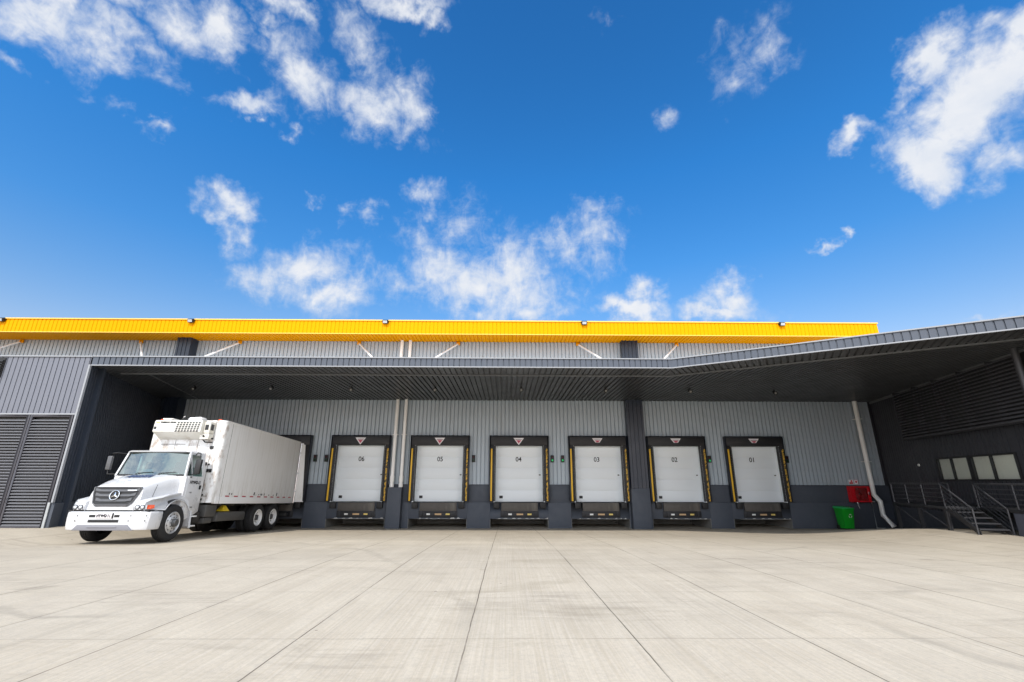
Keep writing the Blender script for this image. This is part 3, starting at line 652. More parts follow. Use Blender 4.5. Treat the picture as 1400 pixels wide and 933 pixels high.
# white tie rods from the roof edge down to the canopy
def rod(a, b, label):
    o = tag(empty('tie_rod', a), label, 'tie rod', 'white tie rods between roof edge and canopy')
    v = Vector(b) - Vector(a)
    MB().tube([(0, 0, 0), tuple(v)], 0.045, 10).build('rod', M['white'], o, smooth=True)
    k = MB(); k.box(-0.09, 0.09, 0.0, 0.06, -0.06, 0.10); k.box(-0.025, 0.025, -0.08, 0.0, -0.05, 0.05)
    k.build('bracket', M['yellow'], o, bevel=0.008)
TZ = 8.74
NODES = [-27.2, -16.3, -5.05, 6.16]
NZ, NY = 6.50, 20.75
rod((-24.4, 22.48, TZ), (-27.2, NY, NZ), 'white tie rod under the yellow roof at the far left edge of the view')
rod((-18.45, 22.48, TZ), (-16.5, NY, NZ), 'white tie rod standing nearly upright left of the leftmost dark column')
rod((-13.5, 22.48, TZ), (-16.2, NY, NZ), 'white tie rod leaning down left beside the leftmost dark column')
rod((-7.5, 22.48, TZ), (-5.2, NY, NZ), 'white tie rod leaning down right, left of the upper twin pipes')
rod((-2.48, 22.48, TZ), (-4.9, NY, NZ), 'white tie rod leaning down left, right of the upper twin pipes')
rod((3.6, 22.48, TZ), (6.0, NY, NZ), 'white tie rod leaning down right beside the dark column above dock door 03')
rod((8.65, 22.48, TZ), (6.3, NY, NZ), 'white tie rod leaning down left from the yellow roof above dock door 02')
rod((14.9, 22.48, TZ), (17.3, NY, NZ), 'white tie rod nearly hidden behind the rising canopy edge at the right')

# floodlights on the yellow edge
fl = tag(empty('floodlight', (-24.2, YF - 0.05, YT - 0.04)), 'small floodlight on the yellow roof edge, leftmost of the row', 'floodlight', 'floodlights on the yellow roof edge')
q = MB(); q.tube([(-0.17, 0.03, 0.02), (-0.17, -0.10, -0.02)], 0.015, 6); q.tube([(0.17, 0.03, 0.02), (0.17, -0.10, -0.02)], 0.015, 6); q.box(-.18, .18, 0.02, 0.05, -0.01, 0.05); q.build('bracket', M['truck_black'], fl)
q = MB(); q.obox((-0.155, -0.02, 0.10), (0.31, 0, 0), (0, -0.14, -0.07), (0, 0.075, -0.19)); q.build('housing', M['truck_black'], fl, bevel=0.02)
q = MB(); q.obox((-0.115, -0.165, 0.005), (0.23, 0, 0), (0, -0.008, -0.004), (0, 0.055, -0.135)); q.build('lens', M['lamp_glass'], fl); fl.scale = (0.85, 0.85, 0.85)
for x, lab in ((-15.2, 'small floodlight on the yellow roof edge above the leftmost dark column'), (-5.88, 'small floodlight on the yellow roof edge near the upper twin pipes'),
               (3.73, 'small floodlight on the yellow roof edge above dock door 03'), (13.38, 'small floodlight on the yellow roof edge, rightmost of the row')):
    o = copy_tree(fl, None, (x, YF - 0.05, YT - 0.04)); o['label'] = lab

# ------------------------------------------------------------------ docks
NUM = ['07', '06', '05', '04', '03', '02', '01']
# sectional door
def dock_door(c):
    d = empty('dock_door', (c, WY + 0.15, 1.16))
    n = 5; hh = 2.53 / n
    p = MB()
    for i in range(n):
        p.box(-1.135, 1.135, 0, 0.05, i * hh + 0.008, (i + 1) * hh - 0.008)
    p.box(-1.13, 1.13, 0.015, 0.045, 0.0, 2.53)
    p.build('door_panel', M['door_white'], d, bevel=0.006)
    q = MB(); q.box(-0.92, -0.76, -0.012, 0.01, 0.15, 0.27); q.build('vision_port', M['ink'], d, bevel=0.01)
    q = MB(); q.box(0.94, 1.02, -0.02, 0.0, 1.18, 1.23); q.build('handle', M['steel'], d, bevel=0.004)
    q = MB(); q.box(-1.14, 1.14, -0.015, 0.03, -0.045, -0.002); q.build('bottom_seal', M['rubber'], d)
    j = MB()
    for s in (-1, 1):
        j.box(*sorted((s * 1.137, s * 1.178)), -0.36, 0.05, 0.0, 2.56)
    j.box(-1.137, 1.137, -0.30, 0.05, 2.533, 2.56)
    j.build('door_jamb', M['door_white'], d)
    return d
dd = dock_door(DC[1])
tag(dd, 'white sectional dock door numbered 06, nearest the truck', 'dock door', 'white sectional dock doors')
extra = {2: 'white sectional dock door numbered 05, right of the twin white pipes', 3: 'white sectional dock door numbered 04 in the middle of the row',
         4: 'white sectional dock door numbered 03 just left of the dark column', 5: 'white sectional dock door numbered 02 just right of the dark column',
         6: 'scuffed white sectional dock door numbered 01 nearest the red cabinet'}
doors = {1: dd}
for i, lab in extra.items():
    o = copy_tree(dd, None, (DC[i], WY + 0.15, 1.16)); o['label'] = lab; doors[i] = o
for i, o in doors.items():
    text('number', NUM[i], 0.30, M['ink'], o, (-0.02, -0.006, 1.91), (PI / 2, 0, 0), 0.002, 0.95, 0, 0.004)

# dock shelter: black frame, header curtain, side curtains, yellow guides
def dock_shelter(c):
    d = empty('dock_shelter', (c, WY, 1.19))
    f = MB(); D0 = -0.262
    f.box(-1.40, -1.345, D0, -0.045, 0, 2.965); f.box(1.345, 1.40, D0, -0.045, 0, 2.965); f.box(-1.345, 1.345, D0, -0.045, 2.91, 2.965)
    f.build('frame', M['frame_black'], d, bevel=0.006)
    h = MB(); h.prism([(-0.25, 2.905), (-0.235, 2.52), (-0.20, 2.50), (-0.05, 2.50), (-0.05, 2.905)], 'x', -1.343, 1.343)
    h.build('head_curtain', M['curtain'], d, bevel=0.008)
    for s, mat in ((-1, 'guide'), (1, 'guide_worn')):
        q = MB(); x0, x1 = sorted((s * 1.343, s * 1.10))
        q.prism([(x0, -0.235 if s < 0 else -0.205), (x1, -0.205 if s < 0 else -0.235), (x1, -0.05), (x0, -0.05)], 'z', 0, 2.50)
        q.build('side_curtain', M['curtain'], d, bevel=0.006)
        g = MB(); g.box(*sorted((s * 1.332, s * 1.258)), -0.262, -0.238, 0.02, 2.36); g.build('guide_strip', M[mat], d, bevel=0.004)
    return d
ds = dock_shelter(DC[0])
tag(ds, 'black dock shelter around the back of the parked truck', 'dock shelter', 'black dock shelters along the wall')
for i in range(1, 7):
    o = copy_tree(ds, None, (DC[i], WY, 1.19)); o['label'] = 'black dock shelter with yellow guide strips framing dock door ' + NUM[i]

for ch in list(ds.children):
    if ch.name.startswith('guide_strip'): bpy.data.objects.remove(ch)

# dock leveller: lip plate, bumpers, reflective marks
def dock_leveller(c):
    d = empty('dock_leveller', (c + 0.02, BF, 0.60))
    q = MB(); q.box(-0.84, 0.84, -0.09, -0.002, 0.17, 0.53); q.box(-0.80, 0.80, -0.105, -0.09, 0.47, 0.525)
    q.build('lip_plate', M['steel'], d, bevel=0.008)
    q = MB(); q.box(-0.88, 0.88, -0.05, -0.002, -0.10, 0.168); q.box(-.80, -.70, -.09, -.05, -.08, .165); q.box(.70, .80, -.09, -.05, -.08, .165); q.box(-0.6, 0.6, -0.075, -0.05, 0.10, 0.165)
    q.build('hinge_beam', M['steel_dark'], d, bevel=0.006)
    for x0, x1, mm in ((-0.52, -0.36, 'white_mark'), (-0.14, 0.16, 'orange_mark'), (0.36, 0.54, 'yellow_mark')):
        k = MB(); k.box(x0, x1, -0.062, -0.051, -0.005, 0.062); k.build('reflector', M[mm], d)
    for s in (-1, 1):
        k = MB(); x0, x1 = sorted((s * 0.93, s * 1.20)); k.box(x0, x1, -0.16, -0.002, 0.28, 0.55); k.build('bumper', M['rubber'], d, bevel=0.02)
    return d
def chipped(parent, seed):
    rnd = random.Random(seed); x = -1.0; up = []
    while x < 1.25:
        if rnd.random() < 0.55:
            w_ = rnd.uniform(0.05, 0.22); h_ = rnd.uniform(0.015, 0.055); up += [(x, 0.003), (x + w_ * rnd.uniform(.1, .35), h_ * rnd.uniform(.6, 1)), (x + w_ * rnd.uniform(.55, .9), h_), (x + w_, 0.003)]; x += w_
        x += rnd.uniform(0.03, 0.16)
    pts = [(-1.1, -0.006)] + [(1.32, -0.006)] + [(min(a, 1.3), b) for a, b in reversed(up)]
    q = MB(); q.prism([(a, b - 0.168) for a, b in pts], 'y', -0.008, 0.01); q.build('chipped_edge', M['chipped'], parent)
dv = dock_leveller(DC[0])
tag(dv, 'dock leveller below the back of the parked truck', 'dock leveller', 'dock levellers under the doors')
for i in range(1, 7):
    o = copy_tree(dv, None, (DC[i] + 0.02, BF, 0.60)); chipped(o, i); o['label'] = 'dusty steel dock leveller with white and amber marks under dock door ' + NUM[i]

# red and white triangles on the head curtains
def triangle(i, cut, lab):
    o = tag(empty('warning_sign', (DC[i] - 0.02, WY - 0.262, 3.70)), lab, 'warning sign', 'triangle signs over the doors')
    def tri(k, y0, y1, zc=0.0):
        hw, top, bot = 0.25 * k, 0.345, 0.345 - 0.33 * k
        if cut and bot < 0.345 - 0.21 * k * 1.0: 
            b = 0.345 - 0.20 - (1 - k) * 0.02; w2 = hw * (b - bot) / (top - bot)
            pts = [(-hw, top - zc), (-w2, b), (w2, b), (hw, top - zc)]
        else: pts = [(-hw, top - zc), (0, bot - zc), (hw, top - zc)]
        return MB().prism(pts, 'y', y0, y1)
    tri(1.0, -0.012, 0.0).build('sign_plate', M['sign_white'], o)
    q = MB(); q.box(-0.155, 0.155, -0.0155, -0.0125, 0.262, 0.282); q.build('bar', M['ink'], o)
    hw = 0.13
    pts = [(-hw, 0.245), (-0.055, 0.155), (0.055, 0.155), (hw, 0.245)] if cut else [(-hw, 0.245), (0, 0.075), (hw, 0.245)]
    MB().prism(pts, 'y', -0.0165, -0.0125).build('field', M['sign_pink'], o)
    pts = [(-0.06, 0.215), (-0.03, 0.165), (0.03, 0.165), (0.06, 0.215)] if cut else [(-0.07, 0.215), (0, 0.12), (0.07, 0.215)]
    MB().prism(pts, 'y', -0.0205, -0.017).build('inner_mark', M['sign_red'], o)
for i in (1, 2, 3): triangle(i, False, 'full red and white triangle sign above dock door ' + NUM[i])
for i in (4, 5, 6): triangle(i, True, 'red and white triangle sign with its tip hidden above dock door ' + NUM[i])

# traffic lights beside the docks
def signal(x, lit, lab, red='red_off'):
    o = tag(empty('dock_signal_light', (x, WY - 0.03, 2.94)), lab, 'signal light', 'small signal lights beside the docks')
    q = MB(); q.box(-0.075, 0.075, -0.07, 0.03, 0, 0.32); q.build('housing', M['truck_black'], o, bevel=0.012)
    for z, mm in ((0.23, red), (0.09, 'green_lit' if lit else 'green_off')):
        k = MB(); k.lathe([(0.0, -0.095), (0.03, -0.09), (0.047, -0.07)], (0, 0, z), 'y', 14); k.build('lens', M[mm], o, smooth=True)
        v = MB(); v.obox((-0.055, -0.135, z + 0.045), (0.11, 0, 0), (0, 0.07, 0), (0, 0, 0.008)); v.build('visor', M['truck_black'], o)
signal(-9.02, False, 'black signal light beside the truck dock, left one of the two left of door 06')
signal(-8.50, False, 'black signal light touching the left side of the dock 06 shelter')
signal(-1.56, False, 'signal light on the wall between dock doors 05 and 04')
signal(2.17, True, 'signal light with green lens just right of the dock 04 shelter')
signal(2.66, True, 'signal light with green lens just left of the dock 03 shelter')
signal(9.66, True, 'signal light glowing green right of the dock 02 shelter')
signal(13.36, False, 'black signal light right of the dock 01 shelter')

# ------------------------------------------------------------------ downpipes
def pipe(name, label, pts, r, collars=(), clips=(), group=None):
    o = tag(empty(name, pts[0]), label, 'downpipe', group); b = Vector(pts[0])
    MB().tube([Vector(p) - b for p in pts], r, 16).build('pipe', M['pvc'], o, smooth=True)
    for z0, z1 in collars:
        q = MB(); q.tube([(0, 0, z0 - b.z), (0, 0, z1 - b.z)], r * 1.22, 16); q.build('collar', M['pvc'], o, smooth=True)
    for z in clips:
        q = MB(); q.box(-r * 1.4, r * 1.4, -r * 1.15, 0.2, z - b.z - 0.015, z - b.z + 0.015); q.build('clip', M['pvc'], o)
pipe('downpipe', 'white downpipe, left one of the twin pipes on the pier left of dock door 05', [(-5.30, 22.40, 1.80), (-5.30, 22.40, ROOF_Z)], 0.082, ((1.80, 1.95), (2.05, 2.30)), (4.2, 7.6), 'twin white pipes on the pier')
pipe('downpipe', 'white downpipe, right one of the twin pipes on the pier left of dock door 05', [(-4.88, 22.40, 1.80), (-4.88, 22.40, ROOF_Z)], 0.082, ((1.80, 1.95), (2.05, 2.30)), (4.2, 7.6), 'twin white pipes on the pier')
pipe('downpipe', 'single white downpipe with bent foot right of the red cabinet', [(17.05, 22.36, CZ), (17.05, 22.36, 1.52), (17.22, 22.28, 1.22), (17.22, 22.28, 0.62), (17.36, 21.95, 0.16)], 0.10, (), (5.0, 3.0))
o = tag(empty('conduit_pipe', (16.92, 22.42, 0.05)), 'thin galvanised guard pipe behind the bent foot of the single downpipe', 'pipe')
MB().tube([(0, 0, 0), (0, 0, 1.15), (0.16, 0, 1.15)], 0.022, 8).build('tube', M['grate_light'], o, smooth=True)
MB().tube([(0, 0, 0.02), (0.3, -.12, 0.02)], 0.018, 8).build('foot', M['grate_light'], o, smooth=True)

# ------------------------------------------------------------------ fire hose cabinet, signs, bin
fc = tag(empty('fire_hose_cabinet', (16.42, BF, 1.19)), 'red fire hose cabinet with glazed front on the dark base wall', 'fire cabinet')
q = MB(); hw = 0.44
q.box(-hw, hw, -0.26, -0.24, 0, 0.07); q.box(-hw, hw, -0.26, -0.24, 0.63, 0.70); q.box(-hw, -hw + 0.19, -0.26, -0.24, 0.07, 0.63); q.box(hw - 0.13, hw, -0.26, -0.24, 0.07, 0.63)
q.build('door_frame', M['fire_red'], fc, bevel=0.006)
q = MB(); q.box(-hw, hw, -0.012, 0, 0, 0.70); q.box(-hw, -hw + 0.02, -0.238, -0.014, 0, 0.70); q.box(hw - 0.02, hw, -0.238, -0.014, 0, 0.70); q.box(-hw + .022, hw - .022, -0.238, -0.014, 0, 0.02); q.box(-hw + .022, hw - .022, -0.238, -0.014, 0.68, 0.70)
q.build('case', M['fire_red'], fc)
q = MB()
for r in (0.22, 0.18, 0.14, 0.10): q.lathe([(r - 0.02, -0.10), (r - 0.01, -0.15), (r + 0.012, -0.15), (r + 0.02, -0.10)], (0.03, -0.06, 0.35), 'y', 28)
q.build('hose_reel', M['fire_red_dark'], fc, smooth=True)
q = MB(); q.lathe([(0.0, -0.19), (0.045, -0.18), (0.06, -0.12)], (-0.02, 0, 0.35), 'y', 16); q.tube([(-0.1, -.17, .62), (-0.03, -.18, .5)], .018, 8); q.build('nozzle', M['chrome'], fc, smooth=True)
q = MB(); q.quad((-hw + .19, -.25, .07), (hw - .13, -.25, .07), (hw - .13, -.25, .63), (-hw + .19, -.25, .63)); q.build('glass', M['pane'], fc)
q = MB(); q.box(hw - 0.10, hw - 0.05, -0.285, -0.262, 0.30, 0.46); q.build('latch', M['chrome'], fc, bevel=0.008)
q = MB(); q.tube([(-0.16, -0.12, -0.002), (-0.15, -0.13, -0.12), (-0.12, -0.14, -0.28)], 0.022, 8); q.build('pipe_stub', M['chrome'], fc, smooth=True)
def small_sign(x, mm, lab, kind):
    o = tag(empty('fire_sign', (x, WY - 0.006, 1.98)), lab, 'sign', 'small red signs above the cabinet')
    q = MB(); q.box(-0.10, 0.10, -0.012, 0.0, 0, 0.20); q.build('sign_plate', M['sign_white'], o)
    if kind: 
        k = MB(); k.box(-0.085, 0.085, -0.016, -0.0125, 0.015, 0.085); k.build('red_band', M['fire_red'], o); k = MB(); k.prism([(-.02, .10), (.07, .10), (.05, .18), (.0, .18)], 'y', -.016, -.0125); k.build('pictogram', M['fire_red'], o)
    else:
        k = MB(); k.lathe([(0.0, -0.016), (0.045, -0.016), (0.045, -0.0125)], (0, 0, 0.10), 'y', 14); k.build('pictogram', M['fire_red'], o)
        k = MB(); k.box(-.098, -.082, -.0155, -.0125, .005, .195); k.box(.082, .098, -.0155, -.0125, .005, .195); k.box(-.08, .08, -.0155, -.0125, .18, .195); k.build('border', M['sign_pink'], o)
small_sign(16.26, 0, 'small sign with red band above the red cabinet, left of two', True)
small_sign(16.50, 0, 'small white sign with a red dot above the red cabinet, right of two', False)

bn_ = tag(empty('wheelie_bin', (15.23, 21.98, GZ(15.23, 21.98))), 'bright green wheelie bin with white recycling mark against the dark base', 'wheelie bin')
bn_.scale = (0.86, 0.95, 0.97)
def bin_body():
    q = MB(); v = []
    for z, hw, y0, y1 in ((0.06, 0.24, -0.20, 0.24), (0.86, 0.29, -0.30, 0.27), (0.86, 0.31, -0.32, 0.28), (0.92, 0.31, -0.32, 0.28)):
        v += [(-hw, y0, z), (hw, y0, z), (hw, y1, z), (-hw, y1, z)]
    fs = [(3, 2, 1, 0)]
    for i in range(3): fs += [(i * 4 + j, i * 4 + (j + 1) % 4, (i + 1) * 4 + (j + 1) % 4, (i + 1) * 4 + j) for j in range(4)]
    fs.append((12, 13, 14, 15)); return q.mesh(v, fs)
bin_body().build('bin_body', M['bin_green'], bn_, bevel=0.02)
q = MB(); q.prism([(-0.36, 0.925), (-0.34, 0.96), (-0.05, 1.0), (0.26, 1.01), (0.32, 0.985), (0.32, 0.925)], 'x', -0.325, 0.325); q.build('lid', M['bin_lid'], bn_, bevel=0.015)
q = MB(); q.tube([(-0.24, 0.35, 0.95), (0.24, 0.35, 0.95)], 0.018, 8); q.build('handle', M['bin_green'], bn_, smooth=True)
for s in (-1, 1):
    q = MB(); q.lathe([(0.0, -0.025), (0.10, -0.025), (0.10, 0.025), (0.0, 0.025)], (s * 0.265, 0.22, 0.10), 'x', 18); q.build('wheel', M['rubber'], bn_, smooth=True)
q = MB()
for k in range(3):
    a0 = math.radians(90 + 120 * k - 38); a1 = math.radians(90 + 120 * k + 38); r0, r1 = 0.058, 0.085
    for j in range(6):
        b0, b1 = a0 + (a1 - a0) * j / 6, a0 + (a1 - a0) * (j + 1) / 6
        yy = lambda z: -0.20 - (z - 0.06) / 0.80 * 0.10 - 0.004
        P = lambda r, a: (r * math.cos(a) + 0.09, yy(0.60 + r * math.sin(a)), 0.60 + r * math.sin(a))
        q.quad(P(r0, b0), P(r1, b0), P(r1, b1), P(r0, b1))
q.build('recycling_mark', M['white_mark'], bn_)

# ------------------------------------------------------------------ office wing on the right
nw = Vector((-0.9623094, 0.27195701, 0))
oz = math.atan2(Wv.y, Wv.x)
off = tag(empty('office_wing', (18.0, 22.6, 0), (0, 0, oz)), 'black ribbed office wing with louvre screen standing at an angle on the right', 'office building')
# local frame: x runs along the wall towards the viewer, +y goes away from the yard; -y is the yard side
sgn = 1.0 if (Matrix.Rotation(oz, 3, 'Z') @ Vector((0, 1, 0))).dot(nw) > 0 else -1.0
def yo(o): return o * sgn        # offset o metres out into the yard
wz0, wz1 = 1.2, CZ - 0.004
m = MB()
for a, b, z0, z1 in ((-0.4, 4.30, 1.0, wz1), (4.30, 8.52, 1.0, 2.14), (4.30, 8.52, 2.99, wz1), (8.52, 15.0, 1.0, wz1)):
    m.ribs((a, 0, 0), (1, 0, 0), (0, 0, 1), (0, sgn, 0), b - a, z0, z1, 0.19, 0.035, 0.03)
m.build('wall', M['office_clad'], off)
m = MB(); m.box(3.0, 10.2, *sorted((yo(0.06), yo(0.03))), 3.83, 5.78); m.build('screen_backing', M['truck_black'], off)
m = MB(); m.box(-0.4, 15.0, *sorted((yo(0.03), yo(-0.3))), -0.5, 0.998); m.build('base_wall', M['base'], off, bevel=0.01)
m = MB(); m.box(-0.4, 15.0, *sorted((yo(-0.6), yo(-5.0))), -0.5, wz1 + .3); m.build('inner_wall', M['office_clad'], off)
m = MB(); m.box(-.4, 15.0, *sorted((yo(0.05), yo(0.0))), wz1 - 0.10, wz1 - .003); m.build('top_trim', M['soffit_trim'], off)
# louvre screen
ls = MB(); z = 3.87
while z < 5.72:
    ls.obox((3.0, yo(0.28), z), (7.2, 0, 0), (0, yo(0.045), -0.055), (0, yo(0.010), 0.010)); z += 0.115
lso = ls.build('louvre_screen', M['louvre_dark'] if 'louvre_dark' in M else M['office_clad'], off)
f = MB(); f.box(2.95, 10.25, *sorted((yo(0.32), yo(0.20))), 3.76, 3.82); f.box(2.95, 3.0, *sorted((yo(0.32), yo(0.05))), 3.82, 5.80)
f.build('screen_frame', M['steel_dark'], lso)
for x in (4.35, 5.75, 7.25, 8.75):
    f = MB(); f.box(x, x + 0.035, *sorted((yo(0.27), yo(0.05))), 3.82, 5.80); f.build('screen_post', M['steel_dark'], lso)
# window strip
wn_ = MB(); wa, wb = 4.33, 8.49
wn_.box(wa, wb, *sorted((yo(0.05), yo(-0.06))), 2.13, 2.19); wn_.box(wa, wb, *sorted((yo(0.05), yo(-0.06))), 2.93, 2.99)
for x0, x1 in ((wa, wa + .10), (5.22, 5.28), (6.18, 6.42), (7.33, 7.39), (wb - .06, wb)): wn_.box(x0, x1, *sorted((yo(0.045), yo(-0.055))), 2.19, 2.93)
win = wn_.build('window_frame', M['truck_black'], off, bevel=0.005)
for x0, x1 in ((wa + .10, 5.22), (5.28, 6.18), (6.42, 7.33), (7.39, wb - .06)):
    q = MB(); q.quad((x0, yo(0.0), 2.19), (x1, yo(0.0), 2.19), (x1, yo(0.0), 2.93), (x0, yo(0.0), 2.93)); q.build('pane', M['pane'], win)
    q = MB(); q.box(x0 - .02, x1 + .02, *sorted((yo(-0.03), yo(-0.04))), 2.17, 2.95); q.build('blind', M['blind'], win)
o = tag(empty('wall_lamp', (18.0 + Wv.x * 3.1 + nw.x * 0.03, 22.6 + Wv.y * 3.1 + nw.y * 0.03, 2.76)), 'tiny white round lamp on the black office wall left of the window', 'wall lamp')
q = MB(); q.lathe([(0.0, -0.05), (0.05, -0.04), (0.06, 0.0)], (0, 0, 0), 'y', 14); q.build('lamp_cover', M['white'], o, smooth=True); o.rotation_euler = (0, 0, math.atan2(-nw.x, nw.y) + PI)
o = tag(empty('downpipe', (18.0 + Wv.x * 10.2 + nw.x * 0.36, 22.6 + Wv.y * 10.2 + nw.y * 0.36, 0.6)), 'dark grey downpipe at the right edge of the view beside the louvre screen', 'downpipe')
MB().tube([(0, 0, 0), (0, 0, CZ - 0.6)], 0.09, 14).build('pipe', M['rail'], o, smooth=True)

# ------------------------------------------------------------------ steel stairs and walkway
st = tag(empty('steel_stairs', (18.0, 22.6, 0), (0, 0, oz)), 'dark steel landing and stairs with slanted railings in front of the office wing', 'stairs')
DZ = 1.36
q = MB(); q.box(4.9, 8.15, *sorted((yo(0.06), yo(2.0))), DZ - 0.09, DZ); q.build('landing', M['steel_dark'], st, bevel=0.006)
q = MB(); q.box(8.152, 14.0, *sorted((yo(0.06), yo(1.15))), DZ - 0.09, DZ); q.build('walkway', M['steel_dark'], st, bevel=0.006)
def gz(t, o):
    p = Wo + Wv * t + nw * o; return GZ(p.x, p.y)
for t, o in ((4.95, 1.95), (6.5, 1.95), (8.05, 1.95)):
    q = MB(); q.box(t - 0.05, t + 0.05, *sorted((yo(o - .05), yo(o + .05))), gz(t, o) - 0.05, DZ - 0.092); q.build('leg', M['steel_dark'], st)
q = MB(); q.tube([(5.0, yo(1.95), DZ - .12), (6.45, yo(1.95), gz(6.5, 2) + .1)], 0.025, 8); q.tube([(6.55, yo(1.95), DZ - .12), (8.0, yo(1.95), gz(8, 2) + .1)], 0.025, 8); q.build('brace', M['rail'], st)
def railing(name, pts, posts):
    m = MB()
    for k, dz in enumerate((0.68, 0.53, 0.40, 0.27, 0.14)):
        r = 0.026 if k == 0 else 0.013
        m.tube([(t, yo(o), z + dz) for t, o, z in pts], r, 8)
    for t, o, z in posts: m.tube([(t, yo(o), z - 0.03), (t, yo(o), z + 0.68)], 0.022, 8)
    return m.build(name, M['rail'], st, smooth=True)
zb = gz(9.45, 1.9) + 0.02
railing('landing_railing', [(8.1, 1.97, DZ), (4.93, 1.97, DZ), (4.93, 0.1, DZ)], [(8.1, 1.97, DZ), (7.0, 1.97, DZ), (5.95, 1.97, DZ), (4.93, 1.97, DZ), (4.93, 0.15, DZ)])
railing('stair_railing', [(8.15, 1.99, DZ), (9.42, 1.99, zb)], [(9.42, 1.99, zb)])
railing('stair_railing', [(8.22, 1.16, DZ), (9.42, 1.16, zb)], [(8.22, 1.16, DZ), (9.42, 1.16, zb)])
railing('walkway_railing', [(8.26, 1.12, DZ), (14.0, 1.12, DZ)], [(8.28, 1.12, DZ), (9.8, 1.12, DZ), (11.3, 1.12, DZ)])
for o in (1.20, 1.93):
    q = MB(); q.prism([(8.15, DZ - 0.18), (8.15, DZ - 0.01), (9.45, zb + 0.06), (9.45, zb - 0.03), (9.35, zb - .03)], 'y', *sorted((yo(o), yo(o + 0.02)))); q.build('stringer', M['steel_dark'], st)
for k in range(4):
    t0 = 8.25 + k * 0.30; z = DZ - (k + 1) * (DZ - zb) / 5
    q = MB(); q.box(t0, t0 + 0.26, *sorted((yo(1.222), yo(1.928))), z - 0.03, z); q.build('tread', M['rail'], st)
o = tag(empty('walkway_base', (18.0, 22.6, 0), (0, 0, oz)), 'smooth slate concrete block under the walkway at the right edge of the view', 'concrete base')
q = MB(); q.box(9.55, 14.0, *sorted((yo(0.1), yo(1.13))), 0.1, DZ - 0.095); q.build('block', M['block'] if 'block' in M else M['base'], o, bevel=0.012)

# ------------------------------------------------------------------ refrigerated truck
TX, TY = -10.93, 14.50
tr = tag(empty('box_truck', (TX, TY, 0.40), (-0.042, 0, 0)), 'white refrigerated box truck with bonnet, backed up to a dock', 'truck')
def TB(mb, name, mat, parent=None, **k): return mb.build(name, M[mat], parent or tr, **k)

# chassis
q = MB()
for s in (-1, 1): q.box(*sorted((s * 0.38, s * 0.46)), -0.6, 7.6, 0.70, 0.96)
for y in (0.9, 2.0, 3.2, 4.4, 5.5, 6.9): q.box(-0.38, 0.38, y, y + 0.1, 0.72, 0.93)
for y in (2.2, 3.0, 3.8, 4.6, 5.4, 6.2, 7.0): q.box(-1.2, 1.2, y, y + 0.08, 0.965, 1.06)
q.tube([(-0.9, 0, 0.5), (0.9, 0, 0.5)], 0.07, 10); q.tube([(-0.9, 4.9, 0.5), (0.9, 4.9, 0.5)], 0.11, 10); q.tube([(-0.9, 6.12, 0.5), (0.9, 6.12, 0.5)], 0.11, 10)
q.box(-0.3, 0.3, -0.3, 0.9, 0.55, 1.2)
TB(q, 'chassis', 'chassis')
q = MB(); q.prism([(2.25, 0.46), (4.05, 0.46), (4.05, 0.70), (3.95, 0.76), (2.35, 0.76), (2.25, 0.70)], 'x', 0.62, 1.14)
TB(q, 'fuel_tank', 'tank', bevel=0.03)
q = MB(); q.box(0.55, 1.12, 1.60, 2.20, 0.62, 1.0); q.box(0.6, 1.08, 1.66, 2.1, 0.42, 0.60)
TB(q, 'battery_box', 'tank', bevel=0.03)
q = MB(); q.prism([(2.3, 0.46), (3.9, 0.46), (3.9, 0.9), (2.3, 0.9)], 'x', -1.12, -0.6); TB(q, 'tool_box', 'chassis', bevel=0.03)
q = MB(); q.mesh([(1.02, 2.75, 0.775), (1.06, 3.12, 0.775), (0.8, 3.15, 0.775), (0.78, 2.7, 0.775), (0.98, 2.95, 0.97), (0.85, 2.93, 0.99), (0.98, 2.80, 0.93)],
                 [(0, 1, 4, 6), (1, 2, 5, 4), (2, 3, 5), (3, 0, 6, 5), (6, 4, 5), (3, 2, 1, 0)]); TB(q, 'wheel_chock', 'plastic_yellow', bevel=0.012)
q = MB(); q.box(0.80, 1.14, 6.72, 6.74, 0.25, 0.95); q.box(-1.14, -0.80, 6.72, 6.74, 0.25, 0.95); TB(q, 'mudflap', 'rubber')
q = MB(); q.box(-1.15, 1.15, 7.45, 7.55, 0.50, 0.62); q.box(-0.45, -0.38, 7.45, 7.55, 0.62, 0.9); q.box(0.38, 0.45, 7.45, 7.55, 0.62, 0.9); TB(q, 'underrun_bar', 'chassis', bevel=0.01)

